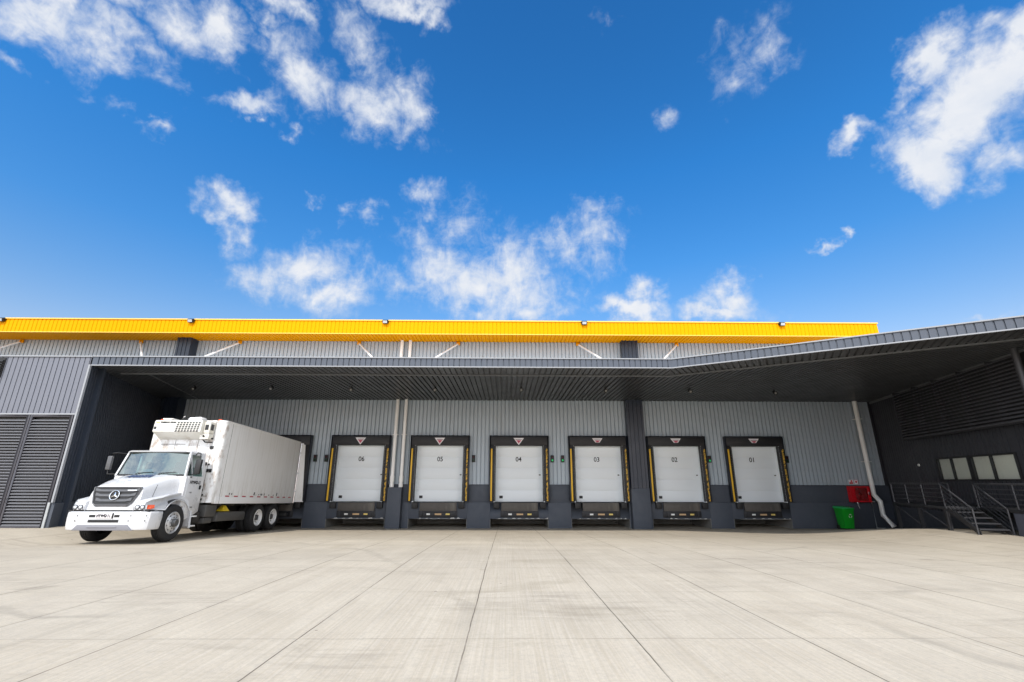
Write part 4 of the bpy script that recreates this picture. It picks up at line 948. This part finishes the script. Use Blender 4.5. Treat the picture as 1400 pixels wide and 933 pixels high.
# wheels
def wheel(x, y, side, rimm, dual=False, R=0.51):
    wv = 0.29
    o = empty('wheel', (x, y, R)); o.parent = tr; o['label'] = 'double rear wheel with white rim' if dual else 'front wheel with grey rim'
    prof = [(0.30, -wv / 2), (0.40, -wv / 2 - 0.012), (0.46, -wv / 2 - 0.006), (0.495, -wv / 2 + 0.025), (R, -wv / 2 + 0.06)]
    for k in range(3): a = -0.055 + k * 0.055; prof += [(R, a - 0.018), (R - 0.014, a - 0.012), (R - 0.014, a + 0.012), (R, a + 0.018)]
    prof += [(R, wv / 2 - 0.06), (0.495, wv / 2 - 0.025), (0.46, wv / 2 + 0.006), (0.40, wv / 2 + 0.012), (0.30, wv / 2)]
    q = MB(); q.lathe(prof, (0, 0, 0), 'x', 40)
    if dual: q.lathe([(r, t - side * 0.33) for r, t in prof], (0, 0, 0), 'x', 40)
    q.build('tyre', M['tyre'], o, smooth=True)
    e = side * wv / 2
    if dual: rp = [(0.305, e), (0.29, e + side * 0.012), (0.275, e), (0.262, e - side * 0.10), (0.20, e - side * 0.13), (0.15, e - side * 0.12), (0.0, e - side * 0.12)]
    else: rp = [(0.305, e), (0.292, e + side * 0.015), (0.275, e), (0.262, e - side * 0.045), (0.235, e - side * 0.04), (0.20, e + side * 0.012), (0.15, e + side * 0.03), (0.0, e + side * 0.03)]
    q = MB(); q.lathe(rp, (0, 0, 0), 'x', 36); r_ = q.build('rim', M[rimm], o, smooth=True)
    q = MB(); e2 = e - side * 0.12 if dual else e + side * 0.03
    q.lathe([(0.115, e2), (0.11, e2 + side * 0.06), (0.085, e2 + side * 0.09), (0.0, e2 + side * 0.095)], (0, 0, 0), 'x', 20); q.build('hub', M['hub'], o, smooth=True)
    q = MB()
    for k in range(10):
        a = 2 * PI * k / 10; q.tube([(e2, 0.155 * math.cos(a), 0.155 * math.sin(a)), (e2 + side * 0.025, 0.155 * math.cos(a), 0.155 * math.sin(a))], 0.014, 6)
    q.build('wheel_nuts', M['hub'], o)
    q = MB()
    for k in range(10):
        a = 2 * PI * (k + 0.5) / 10; e3 = e - side * 0.0 if dual else e
        rr, ee = (0.225, e - side * 0.112) if dual else (0.225, e + side * -0.012)
        q.lathe([(0.0, ee + side * 0.006), (0.022, ee + side * 0.006)], (0, rr * math.cos(a), rr * math.sin(a)), 'x', 10)
    q.build('vent_holes', M['truck_black'], o)
    return o
wheel(1.00, 0.10, 1, 'rim'); wheel(-1.00, 0.10, -1, 'rim')
for y in (4.90, 6.12):
    wheel(1.06, y, 1, 'rim_white', True); wheel(-1.06, y, -1, 'rim_white', True)

# bonnet
def yf(z): return -0.885 + 0.15 * (z - 0.86) / 0.66
st_ = [(-0.80, 0.70, 1.53), (-0.40, 0.77, 1.67), (0.0, 0.85, 1.78), (0.37, 0.94, 1.865)]
rings = []
for i, (y, hw, zt) in enumerate(st_):
    sec = [(-hw - 0.02, 0.86), (-hw - 0.01, zt - 0.25), (-hw + 0.02, zt - 0.10), (-hw + 0.07, zt - 0.035), (-hw + 0.16, zt), (-hw * 0.45, zt + 0.018), (0, zt + 0.024)]
    sec = sec + [(-x, z) for x, z in sec[-2::-1]]
    rings.append([(x, yf(z) if i == 0 else y, z) for x, z in sec])
q = MB(); n = len(rings[0]); v = [p for r in rings for p in r]; f = []
for i in range(len(rings) - 1):
    for j in range(n - 1): f.append((i * n + j, i * n + j + 1, (i + 1) * n + j + 1, (i + 1) * n + j))
f.append(tuple(range(n))); q.mesh(v, f)
hood = TB(q, 'hood', 'truck_white', smooth=True)
for s in (-1, 1):
    q = MB(); q.tube([(s * 0.815, -0.42, 1.56), (s * 0.80, -0.50, 1.22)], 0.006, 6); q.build('panel_seam', M['truck_black'], hood)
text('hood_lettering', 'MARSITA', 0.42, M['hood_text'], hood, (-0.06, -0.02, 1.812), (math.radians(14.3), 0, 0), 0.004, 0.42, 0.15, 0.02)
q = MB(); q.lathe([(0.0, 0.012), (0.028, 0.010), (0.035, 0.0)], (0, -0.45, 1.668), 'z', 14); q.build('hood_badge', M['chrome'], hood, smooth=True)

# grille
gr = MB()
outer = [(-0.655, 1.475), (0.655, 1.475), (0.62, 1.30), (0.53, 1.06), (0.44, 0.985), (-0.44, 0.985), (-0.53, 1.06), (-0.62, 1.30)]
gr.mesh([(x, yf(z) - 0.006, z) for x, z in outer] + [(x, yf(z) - 0.02, z) for x, z in outer], [tuple(range(8, 16))] + [(i, (i + 1) % 8, 8 + (i + 1) % 8, 8 + i) for i in range(8)])
grille = TB(gr, 'grille', 'truck_black')
def hwg(z): return 0.44 + (z - 0.985) * 0.45 if z > 1.06 else 0.44 + (z - 0.985) * 1.1
q = MB()
for z0, z1 in ((1.36, 1.415), (1.23, 1.288), (1.095, 1.155)):
    for s in (-1, 1):
        hw = hwg(z0 + 0.02) - 0.005; mid = hw - 0.15; up_ = 0.045
        q.mesh([(0, yf(z0) - 0.05, z0), (s * mid, yf(z0) - 0.05, z0), (s * hw, yf(z0) - 0.028, z0 - 0.02 + up_), (s * hw, yf(z1) - 0.028, z1 + up_), (s * mid, yf(z1) - 0.035, z1), (0, yf(z1) - 0.035, z1),
                (0, yf(z0) - 0.02, z0), (s * mid, yf(z0) - 0.02, z0), (0, yf(z1) - 0.02, z1), (s * mid, yf(z1) - 0.02, z1)],
               [(0, 1, 4, 5), (1, 2, 3, 4), (0, 6, 7, 1), (5, 4, 9, 8)])
for a, b in zip(outer, outer[1:] + outer[:1]): q.tube([(a[0], yf(a[1]) - 0.03, a[1]), (b[0], yf(b[1]) - 0.03, b[1])], 0.018, 6)
q.box(-0.44, 0.44, yf(1.0) - 0.05, yf(1.0) - 0.015, 0.985, 1.02)
q.build('grille_bars', M['truck_grille'], grille, bevel=0.004)
q = MB(); q.box(0.30, 0.56, yf(1.40) - 0.056, yf(1.40) - 0.05, 1.385, 1.41); q.build('model_badge', M['chrome'], grille)
em = MB(); R_ = 0.125; zc = 1.262; yc = yf(zc) - 0.062
ring = []
for k in range(32):
    a = 2 * PI * k / 32; ring.append((R_ * math.cos(a), R_ * math.sin(a)))
for k in range(32):
    (x0, z0), (x1, z1) = ring[k], ring[(k + 1) % 32]
    em.tube([(x0, yc + (z0) * .22, zc + z0), (x1, yc + (z1) * .22, zc + z1)], 0.0125, 8, cap=False)
for k in range(3):
    a = PI / 2 + 2 * PI * k / 3; b0, b1 = a + PI / 2, a - PI / 2
    c_ = (0, zc); tip = (R_ * math.cos(a), zc + R_ * math.sin(a)); w_ = 0.040
    l = (w_ * math.cos(b0 + .52), zc + w_ * math.sin(b0 + .52)); r = (w_ * math.cos(b1 - .52), zc + w_ * math.sin(b1 - .52))
    P = lambda p, d: (p[0], yc + (p[1] - zc) * .22 + d, p[1])
    em.mesh([P(c_, -0.022), P(l, 0), P(tip, -0.002), P(r, 0)], [(0, 1, 2), (0, 2, 3)])
em.build('emblem', M['chrome'], grille, smooth=False)
q = MB(); q.lathe([(0.0, 0.012), (0.125, 0.012)], (0, yc + 0.0, zc), 'y', 28); q.build('emblem_backing', M['truck_black'], grille)

# front wings with arches
for s in (-1, 1):
    arch = []
    for k in range(13):
        a = math.radians(14 + 130 * k / 12); arch.append((0.15 + 0.66 * math.cos(a), 0.50 + 0.66 * math.sin(a)))
    top = [(-0.60, 0.875), (-0.90, 0.875), (-0.93, 0.95), (-0.90, 1.06), (-0.78, 1.13), (-0.50, 1.20), (-0.15, 1.27), (0.25, 1.325), (0.66, 1.34), (0.88, 1.34), (0.88, 0.36), (0.83, 0.36)]
    poly = arch + top
    def xo(y, z): return 1.165 - 0.20 * sstep(-0.55, -0.95, y) - 0.10 * sstep(1.05, 1.36, z)
    q = MB(); N = len(poly)
    v = [(s * 0.66, y, z) for y, z in poly] + [(s * xo(y, z), y, z) for y, z in poly]
    q.mesh(v, [tuple(range(N)), tuple(range(N, 2 * N))[::-1]] + [(i, (i + 1) % N, N + (i + 1) % N, N + i) for i in range(N)])
    TB(q, 'fender', 'truck_white', bevel=0.03, seg=3)
    q = MB(); pr_ = [(0.15 + 0.67 * math.cos(math.radians(8 + 146 * k / 14)), 0.50 + 0.67 * math.sin(math.radians(8 + 146 * k / 14))) for k in range(15)]
    for (y0, z0), (y1, z1) in zip(pr_, pr_[1:]): q.quad((s * 0.45, y0, z0), (s * 1.15, y0, z0), (s * 1.15, y1, z1), (s * 0.45, y1, z1))
    q.box(*sorted((s * 0.58, s * 0.64)), -0.55, 0.80, 0.5, 1.13)
    TB(q, 'wheel_arch_liner', 'truck_black')
    hl = MB()
    hl.mesh([(s * 0.71, -0.938, 0.885), (s * 0.96, -0.925, 0.885), (s * 0.955, -0.915, 1.02), (s * 0.73, -0.93, 1.01)], [(0, 1, 2, 3)])
    h = TB(hl, 'headlight', 'truck_white')
    for x in (0.775, 0.915):
        q = MB(); q.lathe([(0.0, -0.020), (0.036, -0.018), (0.052, -0.004)], (s * x, -0.934, 0.950), 'y', 20); q.build('lens', M['headlamp'], h, smooth=True)
        q = MB(); q.lathe([(0.050, -0.004), (0.054, -0.018), (0.062, -0.016), (0.066, 0.004)], (s * x, -0.934, 0.950), 'y', 20); q.build('bezel', M['truck_grille'], h, smooth=True)
    q = MB(); q.mesh([(s * 1.01, -0.89, 0.90), (s * 1.06, -0.82, 0.90), (s * 1.10, -0.73, 0.925), (s * 1.085, -0.72, 1.01), (s * 1.04, -0.80, 1.01), (s * 1.0, -0.88, 1.005)],
                     [(0, 1, 4, 5), (1, 2, 3, 4)]); TB(q, 'indicator', 'amber', bevel=0.0)
    q = MB(); q.mesh([(s * 0.975, -0.918, 0.90), (s * 1.008, -0.893, 0.90), (s * 0.998, -0.885, 1.005), (s * 0.975, -0.91, 1.003)], [(0, 1, 2, 3)]); TB(q, 'side_lamp', 'lamp_glass')

# bumper
outp = [(-1.17, -0.43), (-1.18, -0.66), (-1.13, -0.86), (-0.98, -0.95), (-0.62, -0.995), (0.62, -0.995), (0.98, -0.95), (1.13, -0.86), (1.18, -0.66), (1.17, -0.43)]
inp = [(1.09, -0.43), (1.06, -0.74), (0.92, -0.84), (-0.92, -0.84), (-1.06, -0.74), (-1.09, -0.43)]
q = MB()
def bring(z, k): return [(x * k, y * (1 + (k - 1) * 0.6), z) for x, y in outp] + [(x, y, z) for x, y in inp]
rs = [bring(0.365, 0.965), bring(0.45, 0.985), bring(0.66, 1.0), bring(0.80, 1.0), bring(0.835, 0.985)]
n = len(rs[0]); v = [p for r in rs for p in r]; f = [tuple(range(n))[::-1], tuple(range((len(rs) - 1) * n, len(rs) * n))]
for i in range(len(rs) - 1):
    for j in range(n): f.append((i * n + j, i * n + (j + 1) % n, (i + 1) * n + (j + 1) % n, (i + 1) * n + j))
q.mesh(v, f); bp = TB(q, 'bumper', 'truck_white', bevel=0.008)
q = MB(); q.mesh([(-0.80, -1.0, 0.355), (0.80, -1.0, 0.355), (0.66, -1.03, 0.50), (-0.66, -1.03, 0.50), (-0.80, -0.86, 0.355), (0.80, -0.86, 0.355), (0.66, -0.86, 0.50), (-0.66, -0.86, 0.50)],
                 [(0, 1, 2, 3), (4, 7, 6, 5), (0, 4, 5, 1), (3, 2, 6, 7), (1, 5, 6, 2), (0, 3, 7, 4)]); q.box(-.40, .40, -1.035, -1.02, .43, .455)
q.build('valance', M['bumper_grey'], bp, bevel=0.008)
q = MB(); q.box(-0.42, -0.24, -1.004, -0.98, 0.69, 0.755); q.box(0.26, 0.40, -1.004, -0.98, 0.69, 0.755); q.box(-0.42, 0.40, -1.004, -0.98, 0.56, 0.63); q.build('air_slots', M['truck_black'], bp, bevel=0.004)
q = MB(); q.box(-0.235, 0.20, -1.016, -0.998, 0.665, 0.785); pl = q.build('number_plate', M['sign_white'], bp, bevel=0.004)
text('plate_lettering', 'HYWG\u00b711', 0.105, M['ink'], pl, (-0.018, -1.018, 0.724), (PI / 2, 0, 0), 0.001, 0.84, 0, 0.008)
q = MB(); q.box(0.21, 0.235, -1.02, -0.99, 0.66, 0.80); q.build('plate_clip', M['truck_black'], bp)
q = MB()
for x in (-0.78, -0.74, 0.66, 0.70, 1.06, 1.08):
    for z in ((0.60,) if x in (-0.78, 0.66, 1.06) else (0.73,)): q.lathe([(0.0, -0.012), (0.014, -0.01), (0.018, 0.0)], (x, -0.99 if abs(x) < 1 else -0.93, z), 'y', 8)
q.build('bolts', M['hub'], bp)
q = MB(); q.box(-1.10, 1.10, -0.90, -0.50, 0.832, 0.876); TB(q, 'bumper_gap', 'truck_black')

# cab
q = MB(); q.prism([(0.50, 0.95), (0.50, 1.905), (1.47, 1.905), (1.52, 1.60), (1.52, 0.80), (1.34, 0.72), (0.85, 0.56), (0.68, 0.56), (0.68, 0.95)], 'x', -1.10, 1.10)
cab = TB(q, 'cab', 'truck_white', bevel=0.02)
q = MB(); q.box(-1.0, 1.0, 1.44, 1.50, 1.907, 2.58)
for s in (-1, 1):
    a0, a1 = Vector((s * 1.075, 0.50, 1.90)), Vector((s * 0.965, 0.98, 2.60))
    q.obox(a0 + Vector((-s * 0.040, -0.045, 0)), a1 - a0, (s * 0.055, 0, 0), (0, 0.09, 0))
    b0, b1 = Vector((s * 1.085, 1.38, 1.90)), Vector((s * 0.975, 1.36, 2.60))
    q.obox(b0 + Vector((-s * 0.06, 0, 0)), b1 - b0, (s * 0.07, 0, 0), (0, 0.13, 0))
TB(q, 'pillars', 'truck_white', cab, bevel=0.015)
q = MB(); rr = [(0.86, 2.60, 0.92), (0.90, 2.612, 0.94), (1.02, 2.635, 0.95), (1.40, 2.64, 0.96), (1.50, 2.62, 0.96)]
v = []; f = []
for y, z, hw in rr:
    v += [(-hw - 0.03, y, 2.565), (-hw, y, z - 0.03), (-hw + 0.08, y, z), (hw - 0.08, y, z), (hw, y, z - 0.03), (hw + 0.03, y, 2.565)]
for i in range(len(rr) - 1):
    for j in range(6): f.append((i * 6 + j, i * 6 + (j + 1) % 6, (i + 1) * 6 + (j + 1) % 6, (i + 1) * 6 + j))
f += [tuple(range(6)), tuple(range((len(rr) - 1) * 6, len(rr) * 6))]
q.mesh(v, f); TB(q, 'roof', 'truck_white', cab, smooth=True)
q = MB(); nx_ = 6
wb_, wt_ = (1.045, 0.455, 1.915), (0.945, 0.90, 2.575)
for i in range(nx_):
    u0, u1 = -1 + 2 * i / nx_, -1 + 2 * (i + 1) / nx_; cv = lambda u: 0.06 * u * u
    q.quad((wb_[0] * u0, wb_[1] + cv(u0), wb_[2]), (wb_[0] * u1, wb_[1] + cv(u1), wb_[2]), (wt_[0] * u1, wt_[1] + cv(u1), wt_[2]), (wt_[0] * u0, wt_[1] + cv(u0), wt_[2]))
TB(q, 'windscreen', 'windscreen', cab, smooth=True)
q = MB(); q.tube([(-0.99, 0.50, 1.92), (0.99, 0.50, 1.92)], 0.022, 8); q.tube([(-0.9, 0.915, 2.565), (0.9, 0.915, 2.565)], 0.02, 8)
for s in (-1, 1): q.tube([(s * 1.035, 0.51, 1.92), (s * 0.935, 0.95, 2.57)], 0.014, 8)
TB(q, 'windscreen_seal', 'rubber', cab)
q = MB()
for x in (-0.45, 0.25): q.tube([(x, 0.45, 1.93), (x + 0.05, 0.47, 1.97), (x + 0.52, 0.49, 2.0)], 0.010, 6)
TB(q, 'wiper', 'truck_black', cab)
# doors
for s in (-1, 1):
    q = MB(); q.prism([(0.585, 1.0), (0.60, 1.90), (1.40, 1.90), (1.44, 1.3), (1.40, 0.80), (0.80, 0.70), (0.72, 0.72), (0.715, 1.0)], 'x', *sorted((s * 1.102, s * 1.118)))
    d = TB(q, 'door', 'truck_white', bevel=0.006)
    q = MB(); q.box(*sorted((s * 1.12, s * 1.15)), 1.25, 1.33, 1.46, 1.60); q.build('handle', M['truck_black'], d, bevel=0.012)
    q = MB(); q.box(*sorted((s * 1.119, s * 1.124)), 0.66, 0.76, 1.845, 1.885); q.box(*sorted((s * 1.119, s * 1.124)), 0.98, 1.10, 0.92, 0.945); q.build('door_trim', M['truck_black'], d)
    g = MB(); P = lambda y, z: (s * (1.075 - (z - 1.9) * 0.155), y, z)
    g.poly([P(0.585, 1.92), P(0.80, 1.92), P(0.93, 2.50), P(0.90, 2.50)]); g.build('quarter_pane', M['side_glass'], d)
    g = MB(); g.poly([P(0.82, 1.915), P(1.38, 1.915), P(1.36, 2.15), P(0.865, 2.15)]); g.build('door_pane', M['side_glass'], d)
    g = MB(); a, b = Vector(P(0.81, 1.91)), Vector(P(0.92, 2.56)); g.obox(a, b - a, (s * 0.018, 0, 0), (0, 0.022, 0)); g.box(*sorted((s * .965, s * .985)), 0.97, 1.38, 2.50, 2.57); g.build('window_bar', M['truck_white'], d)
    if s > 0:
        text('door_lettering', 'HYWG-11', 0.125, M['ink'], d, (1.1195, 0.96, 1.66), (PI / 2, 0, PI / 2), 0.001, 0.95, 0.15, 0.008)
        text('door_model', '1720', 0.05, M['ink'], d, (1.1195, 0.78, 1.36), (PI / 2, 0, PI / 2), 0.001, 1.3, 0, 0.001)
    # steps
    q = MB(); q.box(*sorted((s * 0.85, s * 1.14)), 0.90, 1.18, 0.64, 0.68); q.box(*sorted((s * 0.85, s * 1.14)), 0.90, 1.18, 0.36, 0.40); q.box(*sorted((s * 0.84, s * 1.12)), 0.883, 0.90, 0.34, 0.72)
    TB(q, 'step', 'white', bevel=0.008)
    q = MB(); q.box(*sorted((s * 0.70, s * 1.05)), 1.16, 1.50, 0.45, 0.8); TB(q, 'air_tank', 'chassis', bevel=0.04)
    # mirrors
    q = MB()
    hx = 1.40 if s < 0 else 1.34; my = 0.40; mz = 0.0 if s < 0 else -0.12
    q.tube([(s * 1.0, 0.70, 2.50), (s * 1.25, my, 2.54), (s * hx, my, 2.52), (s * (hx + .02), my, 2.40 + mz)], 0.017, 8); q.tube([(s * 1.05, 0.55, 1.90), (s * hx, my, 1.90), (s * (hx + .02), my, 2.05 + mz)], 0.017, 8)
    mr = TB(q, 'mirror', 'truck_black', smooth=True)
    q = MB(); q.prism([(hx - 0.085, 1.90), (hx + 0.095, 1.90), (hx + 0.105, 2.34), (hx - 0.075, 2.34)], 'y', my - 0.06, my + 0.035) if s > 0 else q.prism([(-hx + 0.065, 2.02), (-hx - 0.075, 2.02), (-hx - 0.085, 2.44), (-hx + 0.055, 2.44)], 'y', my - 0.06, my + 0.035)
    q.build('mirror_head', M['truck_grille' if s < 0 else 'truck_black'], mr, bevel=0.025)
# cab interior
q = MB(); q.box(-0.98, 0.98, 0.52, 0.80, 1.75, 1.90); q.box(0.28, 0.65, 0.62, 0.82, 1.88, 1.98); TB(q, 'dashboard', 'dash', cab, bevel=0.03)
for x in (-0.5, 0.45):
    q = MB(); q.box(x - 0.25, x + 0.25, 0.98, 1.12, 1.55, 1.72); q.prism([(1.12, 1.6), (1.26, 1.6), (1.40, 2.30), (1.30, 2.34)], 'x', x - 0.24, x + 0.24); q.prism([(1.33, 2.34), (1.42, 2.34), (1.43, 2.5), (1.36, 2.5)], 'x', x - 0.13, x + 0.13)
    TB(q, 'seat', 'seat', cab, bevel=0.03)
q = MB()
for k in range(24):
    a0, a1 = 2 * PI * k / 24, 2 * PI * (k + 1) / 24
    P = lambda a: (0.47 + 0.22 * math.cos(a), 0.86 + 0.22 * math.sin(a) * 0.75, 2.0 + 0.22 * math.sin(a) * 0.66)
    q.tube([P(a0), P(a1)], 0.016, 6, cap=False)
q.tube([(0.47, 0.86, 2.0), (0.47, 0.74, 1.88)], 0.03, 8); q.tube([(0.27, .86, 2.0), (0.67, .86, 2.0)], .014, 6); TB(q, 'steering_wheel', 'truck_black', cab)
q = MB(); q.obox((-0.36, 0.56, 1.93), (0.36, 0, 0), (0, 0.05, 0.15), (0, 0.006, -0.002)); TB(q, 'blue_card', 'blue_card', cab)
q = MB(); q.obox((0.50, 0.56, 1.925), (0.30, 0, 0), (0, 0.05, 0.055), (0, 0.006, -0.002)); TB(q, 'paper', 'white', cab)
q = MB(); q.obox((-0.42, 0.56, 1.925), (0.06, 0, 0), (0, 0.03, 0.05), (0, 0.03, 0)); q.obox((0.24, 0.56, 1.925), (0.18, 0, 0), (0, 0.02, 0.02), (0, 0.03, 0)); TB(q, 'red_trinket', 'red_tape', cab)

# insulated van body
BY0, BY1, BZ0, BZ1, BH = 1.56, 7.72, 1.06, 3.74, 1.245
def plan(k=0.0, r=0.16):
    p = []
    for cx, a0 in ((-BH - k + r, 180), (BH + k - r, 270)):
        for j in range(7):
            a = math.radians(a0 + 90 * j / 6); p.append((cx + r * math.cos(a), BY0 - k + r + r * math.sin(a)))
    return p + [(BH + k, BY1), (-BH - k, BY1)]
q = MB(); q.prism(plan(), 'z', BZ0, BZ1)
cb = TB(q, 'cargo_box', 'box_side', bevel=0.0)
for p in cb.data.polygons: p.use_smooth = True
cb.data.set_sharp_from_angle(angle=math.radians(30))
q = MB(); q.box(BH - 0.10, BH + 0.014, BY0 + 0.22, BY1 + 0.02, BZ0 - 0.03, BZ0 + 0.19); q.box(-BH - 0.014, -BH + 0.10, BY0 + 0.22, BY1 + 0.02, BZ0 - 0.03, BZ0 + 0.19)
q.build('bottom_rail', M['white'], cb, bevel=0.004)
q = MB(); q.prism(plan(0.012), 'z', BZ1 - 0.05, BZ1 + 0.012); q.build('top_rail', M['box_side'], cb)
q = MB()
for s in (-1, 1): q.box(*sorted((s * BH, s * (BH + 0.004))), 1.99, 2.002, BZ0 + .19, BZ1 - 0.05); q.box(*sorted((s * (BH + .014), s * (BH + 0.0165))), 1.99, 2.002, BZ0 - .03, BZ0 + .19)
for x in (-0.35, 0.42, 0.90): q.box(x, x + 0.012, BY0 - 0.004, BY0, BZ0, BZ1 - .05)
q.box(-1.09, 1.09, BY0 - .004, BY0, BZ0 + .2, BZ0 + .215); q.box(-0.85, 0.0, BY0 - .004, BY0, 2.93, 2.945)
q.build('panel_seams', M['steel'], cb)
q = MB()
for k in range(10): q.box(BH, BH + 0.0045, 2.32 + k * 0.54, 2.32 + k * 0.54 + 0.25, BZ0 + 0.192, BZ0 + 0.235)
q.build('reflective_tape', M['red_tape'], cb)
q = MB(); rnd = random.Random(11)
for y, hh in ((2.52, .05), (2.66, .04), (4.18, .10), (4.55, .04), (4.70, .06), (4.78, .05), (4.98, .07), (5.35, .03), (5.72, .03), (6.02, .11), (4.35, .02)):
    w2 = rnd.uniform(0.03, 0.09); q.prism([(y, BZ0 + 0.27), (y + w2, BZ0 + 0.26), (y + w2 * 1.1, BZ0 + 0.28 + hh), (y + w2 * .2, BZ0 + 0.27 + hh)], 'x', BH + 0.0005, BH + 0.004)
q.build('worn_marks', M['ink'], cb)
q = MB(); rnd = random.Random(5)
for k in range(9):
    x, z = rnd.uniform(0.75, 1.05), rnd.uniform(1.15, 2.4); r_ = rnd.uniform(.02, .045); q.box(x - r_, x + r_, BY0 - 0.02, BY0 + .001, z - r_ * 1.3, z + r_ * 1.3)
q.box(0.86, 0.98, BY0 - 0.03, BY0 + .001, 2.78, 2.88)
q.build('fittings', M['truck_black'], cb, bevel=0.006)
q = MB()
for x in (-1.0, 0.98): q.box(x - .06, x + .06, BY0 + .02, BY0 + .10, BZ1 + .014, BZ1 + .06)
q.build('marker_lamp', M['amber'], cb, bevel=0.012)
q = MB(); q.box(BH - 0.03, BH + 0.03, BY1 - 0.05, BY1 + 0.03, BZ0, BZ1); q.box(-BH - .03, -BH + .03, BY1 - .05, BY1 + .03, BZ0, BZ1); q.build('rear_frame', M['steel'], cb, bevel=0.01)
q = MB(); a = Vector((BH + 0.05, BY1 - 0.04, BZ0 + 0.02)); q.obox(a, (0.36, 0.16, 0), (-0.04, 0.09, 0), (0, 0, BZ1 - BZ0 - 0.06)); rd = TB(q, 'rear_door', 'box_side', bevel=0.01)
q = MB(); q.tube([(BH + 0.045, BY1 - 0.06, BZ0 - 0.02), (BH + 0.045, BY1 - 0.06, BZ1 - 0.05)], 0.018, 8)
for z in (1.5, 2.3, 3.2): q.box(BH + .0, BH + .09, BY1 - .10, BY1 - .03, z, z + .07)
q.build('hinge', M['chrome'], rd)
q = MB(); q.box(-1.1, 1.1, BY1 - .05, BY1 + .12, BZ0 - 0.10, BZ0 - .035); TB(q, 'rear_step', 'chassis')

# refrigeration unit over the cab
RY = BY0 - 0.42
q = MB(); v = []
sec = [(BY0 - 0.004, 3.69), (RY + 0.03, 3.69), (RY, 3.66), (RY - 0.03, 3.30), (RY + 0.05, 3.26), (BY0 - 0.004, 3.08)]
q.prism(sec, 'x', -0.90, 0.69)
ru = TB(q, 'refrigeration_unit', 'reefer', bevel=0.025)
fy = lambda z: RY - 0.03 * (3.66 - z) / 0.35 - 0.0035
q = MB()
for r in range(5):
    for c in range(8):
        x = -0.13 + c * 0.100 - r * 0.006; z = 3.625 - r * 0.069
        q.mesh([(x, fy(z), z), (x + 0.072, fy(z), z), (x + 0.066, fy(z - .050), z - 0.050), (x - 0.006, fy(z - .050), z - 0.050)], [(0, 1, 2, 3)])
q.build('vent_grid', M['truck_black'], ru)
q = MB(); q.mesh([(-0.85, fy(3.635), 3.635), (-0.72, fy(3.635), 3.635), (-0.725, fy(3.585), 3.585), (-0.855, fy(3.585), 3.585)], [(0, 1, 2, 3)]); q.build('logo_plate', M['orange_mark'], ru)
q = MB(); q.mesh([(-0.875, fy(3.47), 3.47), (-0.79, fy(3.47), 3.47), (-0.79, fy(3.38), 3.38), (-0.875, fy(3.38), 3.38)], [(0, 1, 2, 3)]); q.build('socket_plate', M['truck_black'], ru)
text('unit_lettering', 'THERMO KING', 0.064, M['ink'], ru, (-0.44, fy(3.61) - 0.002, 3.61), (PI / 2, 0, 0), 0.001, 1.2, 0, 0.006)
q = MB(); q.box(0.70, 0.90, BY0 - 0.30, BY0 - 0.005, 3.28, 3.66); q.box(0.60, 0.90, BY0 - 0.28, BY0 - 0.005, 3.08, 3.27); q.build('side_housing', M['reefer'], ru, bevel=0.02)
q = MB(); q.box(0.72, 0.9035, BY0 - 0.25, BY0 - 0.08, 3.38, 3.58); q.box(0.74, 0.86, BY0 - 0.306, BY0 - .302, 3.38, 3.56); q.build('side_grille', M['steel_dark'], ru)
q = MB(); q.tube([(0.72, BY0 - .3, 3.2), (0.8, BY0 - .22, 3.1), (0.92, BY0 - 0.05, 3.12)], 0.03, 8); q.tube([(0.6, BY0 - .1, 3.1), (0.7, BY0 - .08, 3.0), (0.9, BY0 - 0.02, 3.0)], 0.02, 8); q.build('hose', M['truck_black'], ru, smooth=True)
q = MB(); q.prism([(0.10, 3.722), (0.58, 3.722), (0.54, 3.82), (0.16, 3.80)], 'y', RY + 0.1, RY + 0.4); q.build('roof_fan', M['white'], ru, bevel=0.015)
q = MB(); q.tube([(-0.25, RY + .3, 3.71), (-0.19, RY + .3, 3.84), (-0.14, RY + .3, 3.87)], 0.012, 6); q.tube([(0.0, RY + .3, 3.71), (0.06, RY + .3, 3.80)], 0.012, 6); q.build('roof_pipe', M['white'], ru, smooth=True)
q = MB(); q.box(-0.72, -0.38, RY + .08, RY + .4, 3.722, 3.765); q.build('roof_hatch', M['box_side'], ru, bevel=0.01)

# the cab stands upright and short: set its front and rear faces
def cab_fit(o):
    for v in o.data.vertices:
        y, z = v.co.y, v.co.z; t = max(0.0, min(1.15, (z - 1.9) / 0.67))
        src = 0.455 + 0.445 * t; dst = 0.29 + 0.16 * t
        v.co.y = dst + (y - src) * (1.22 - dst) / (1.5 - src)
        v.co.z = z - 0.055 * (1 - min(1.0, t) if z > 1.9 else max(0.0, (z - 1.5) / 0.4))
for o in list(tr.children):
    if o.name.split('.')[0] in ('cab', 'door'):
        cab_fit(o)
        for ch in o.children:
            if ch.name.startswith(('door_lettering', 'door_model')): ch.location.y = 0.36 + (ch.location.y - 0.455) * 0.823
            else: cab_fit(ch)
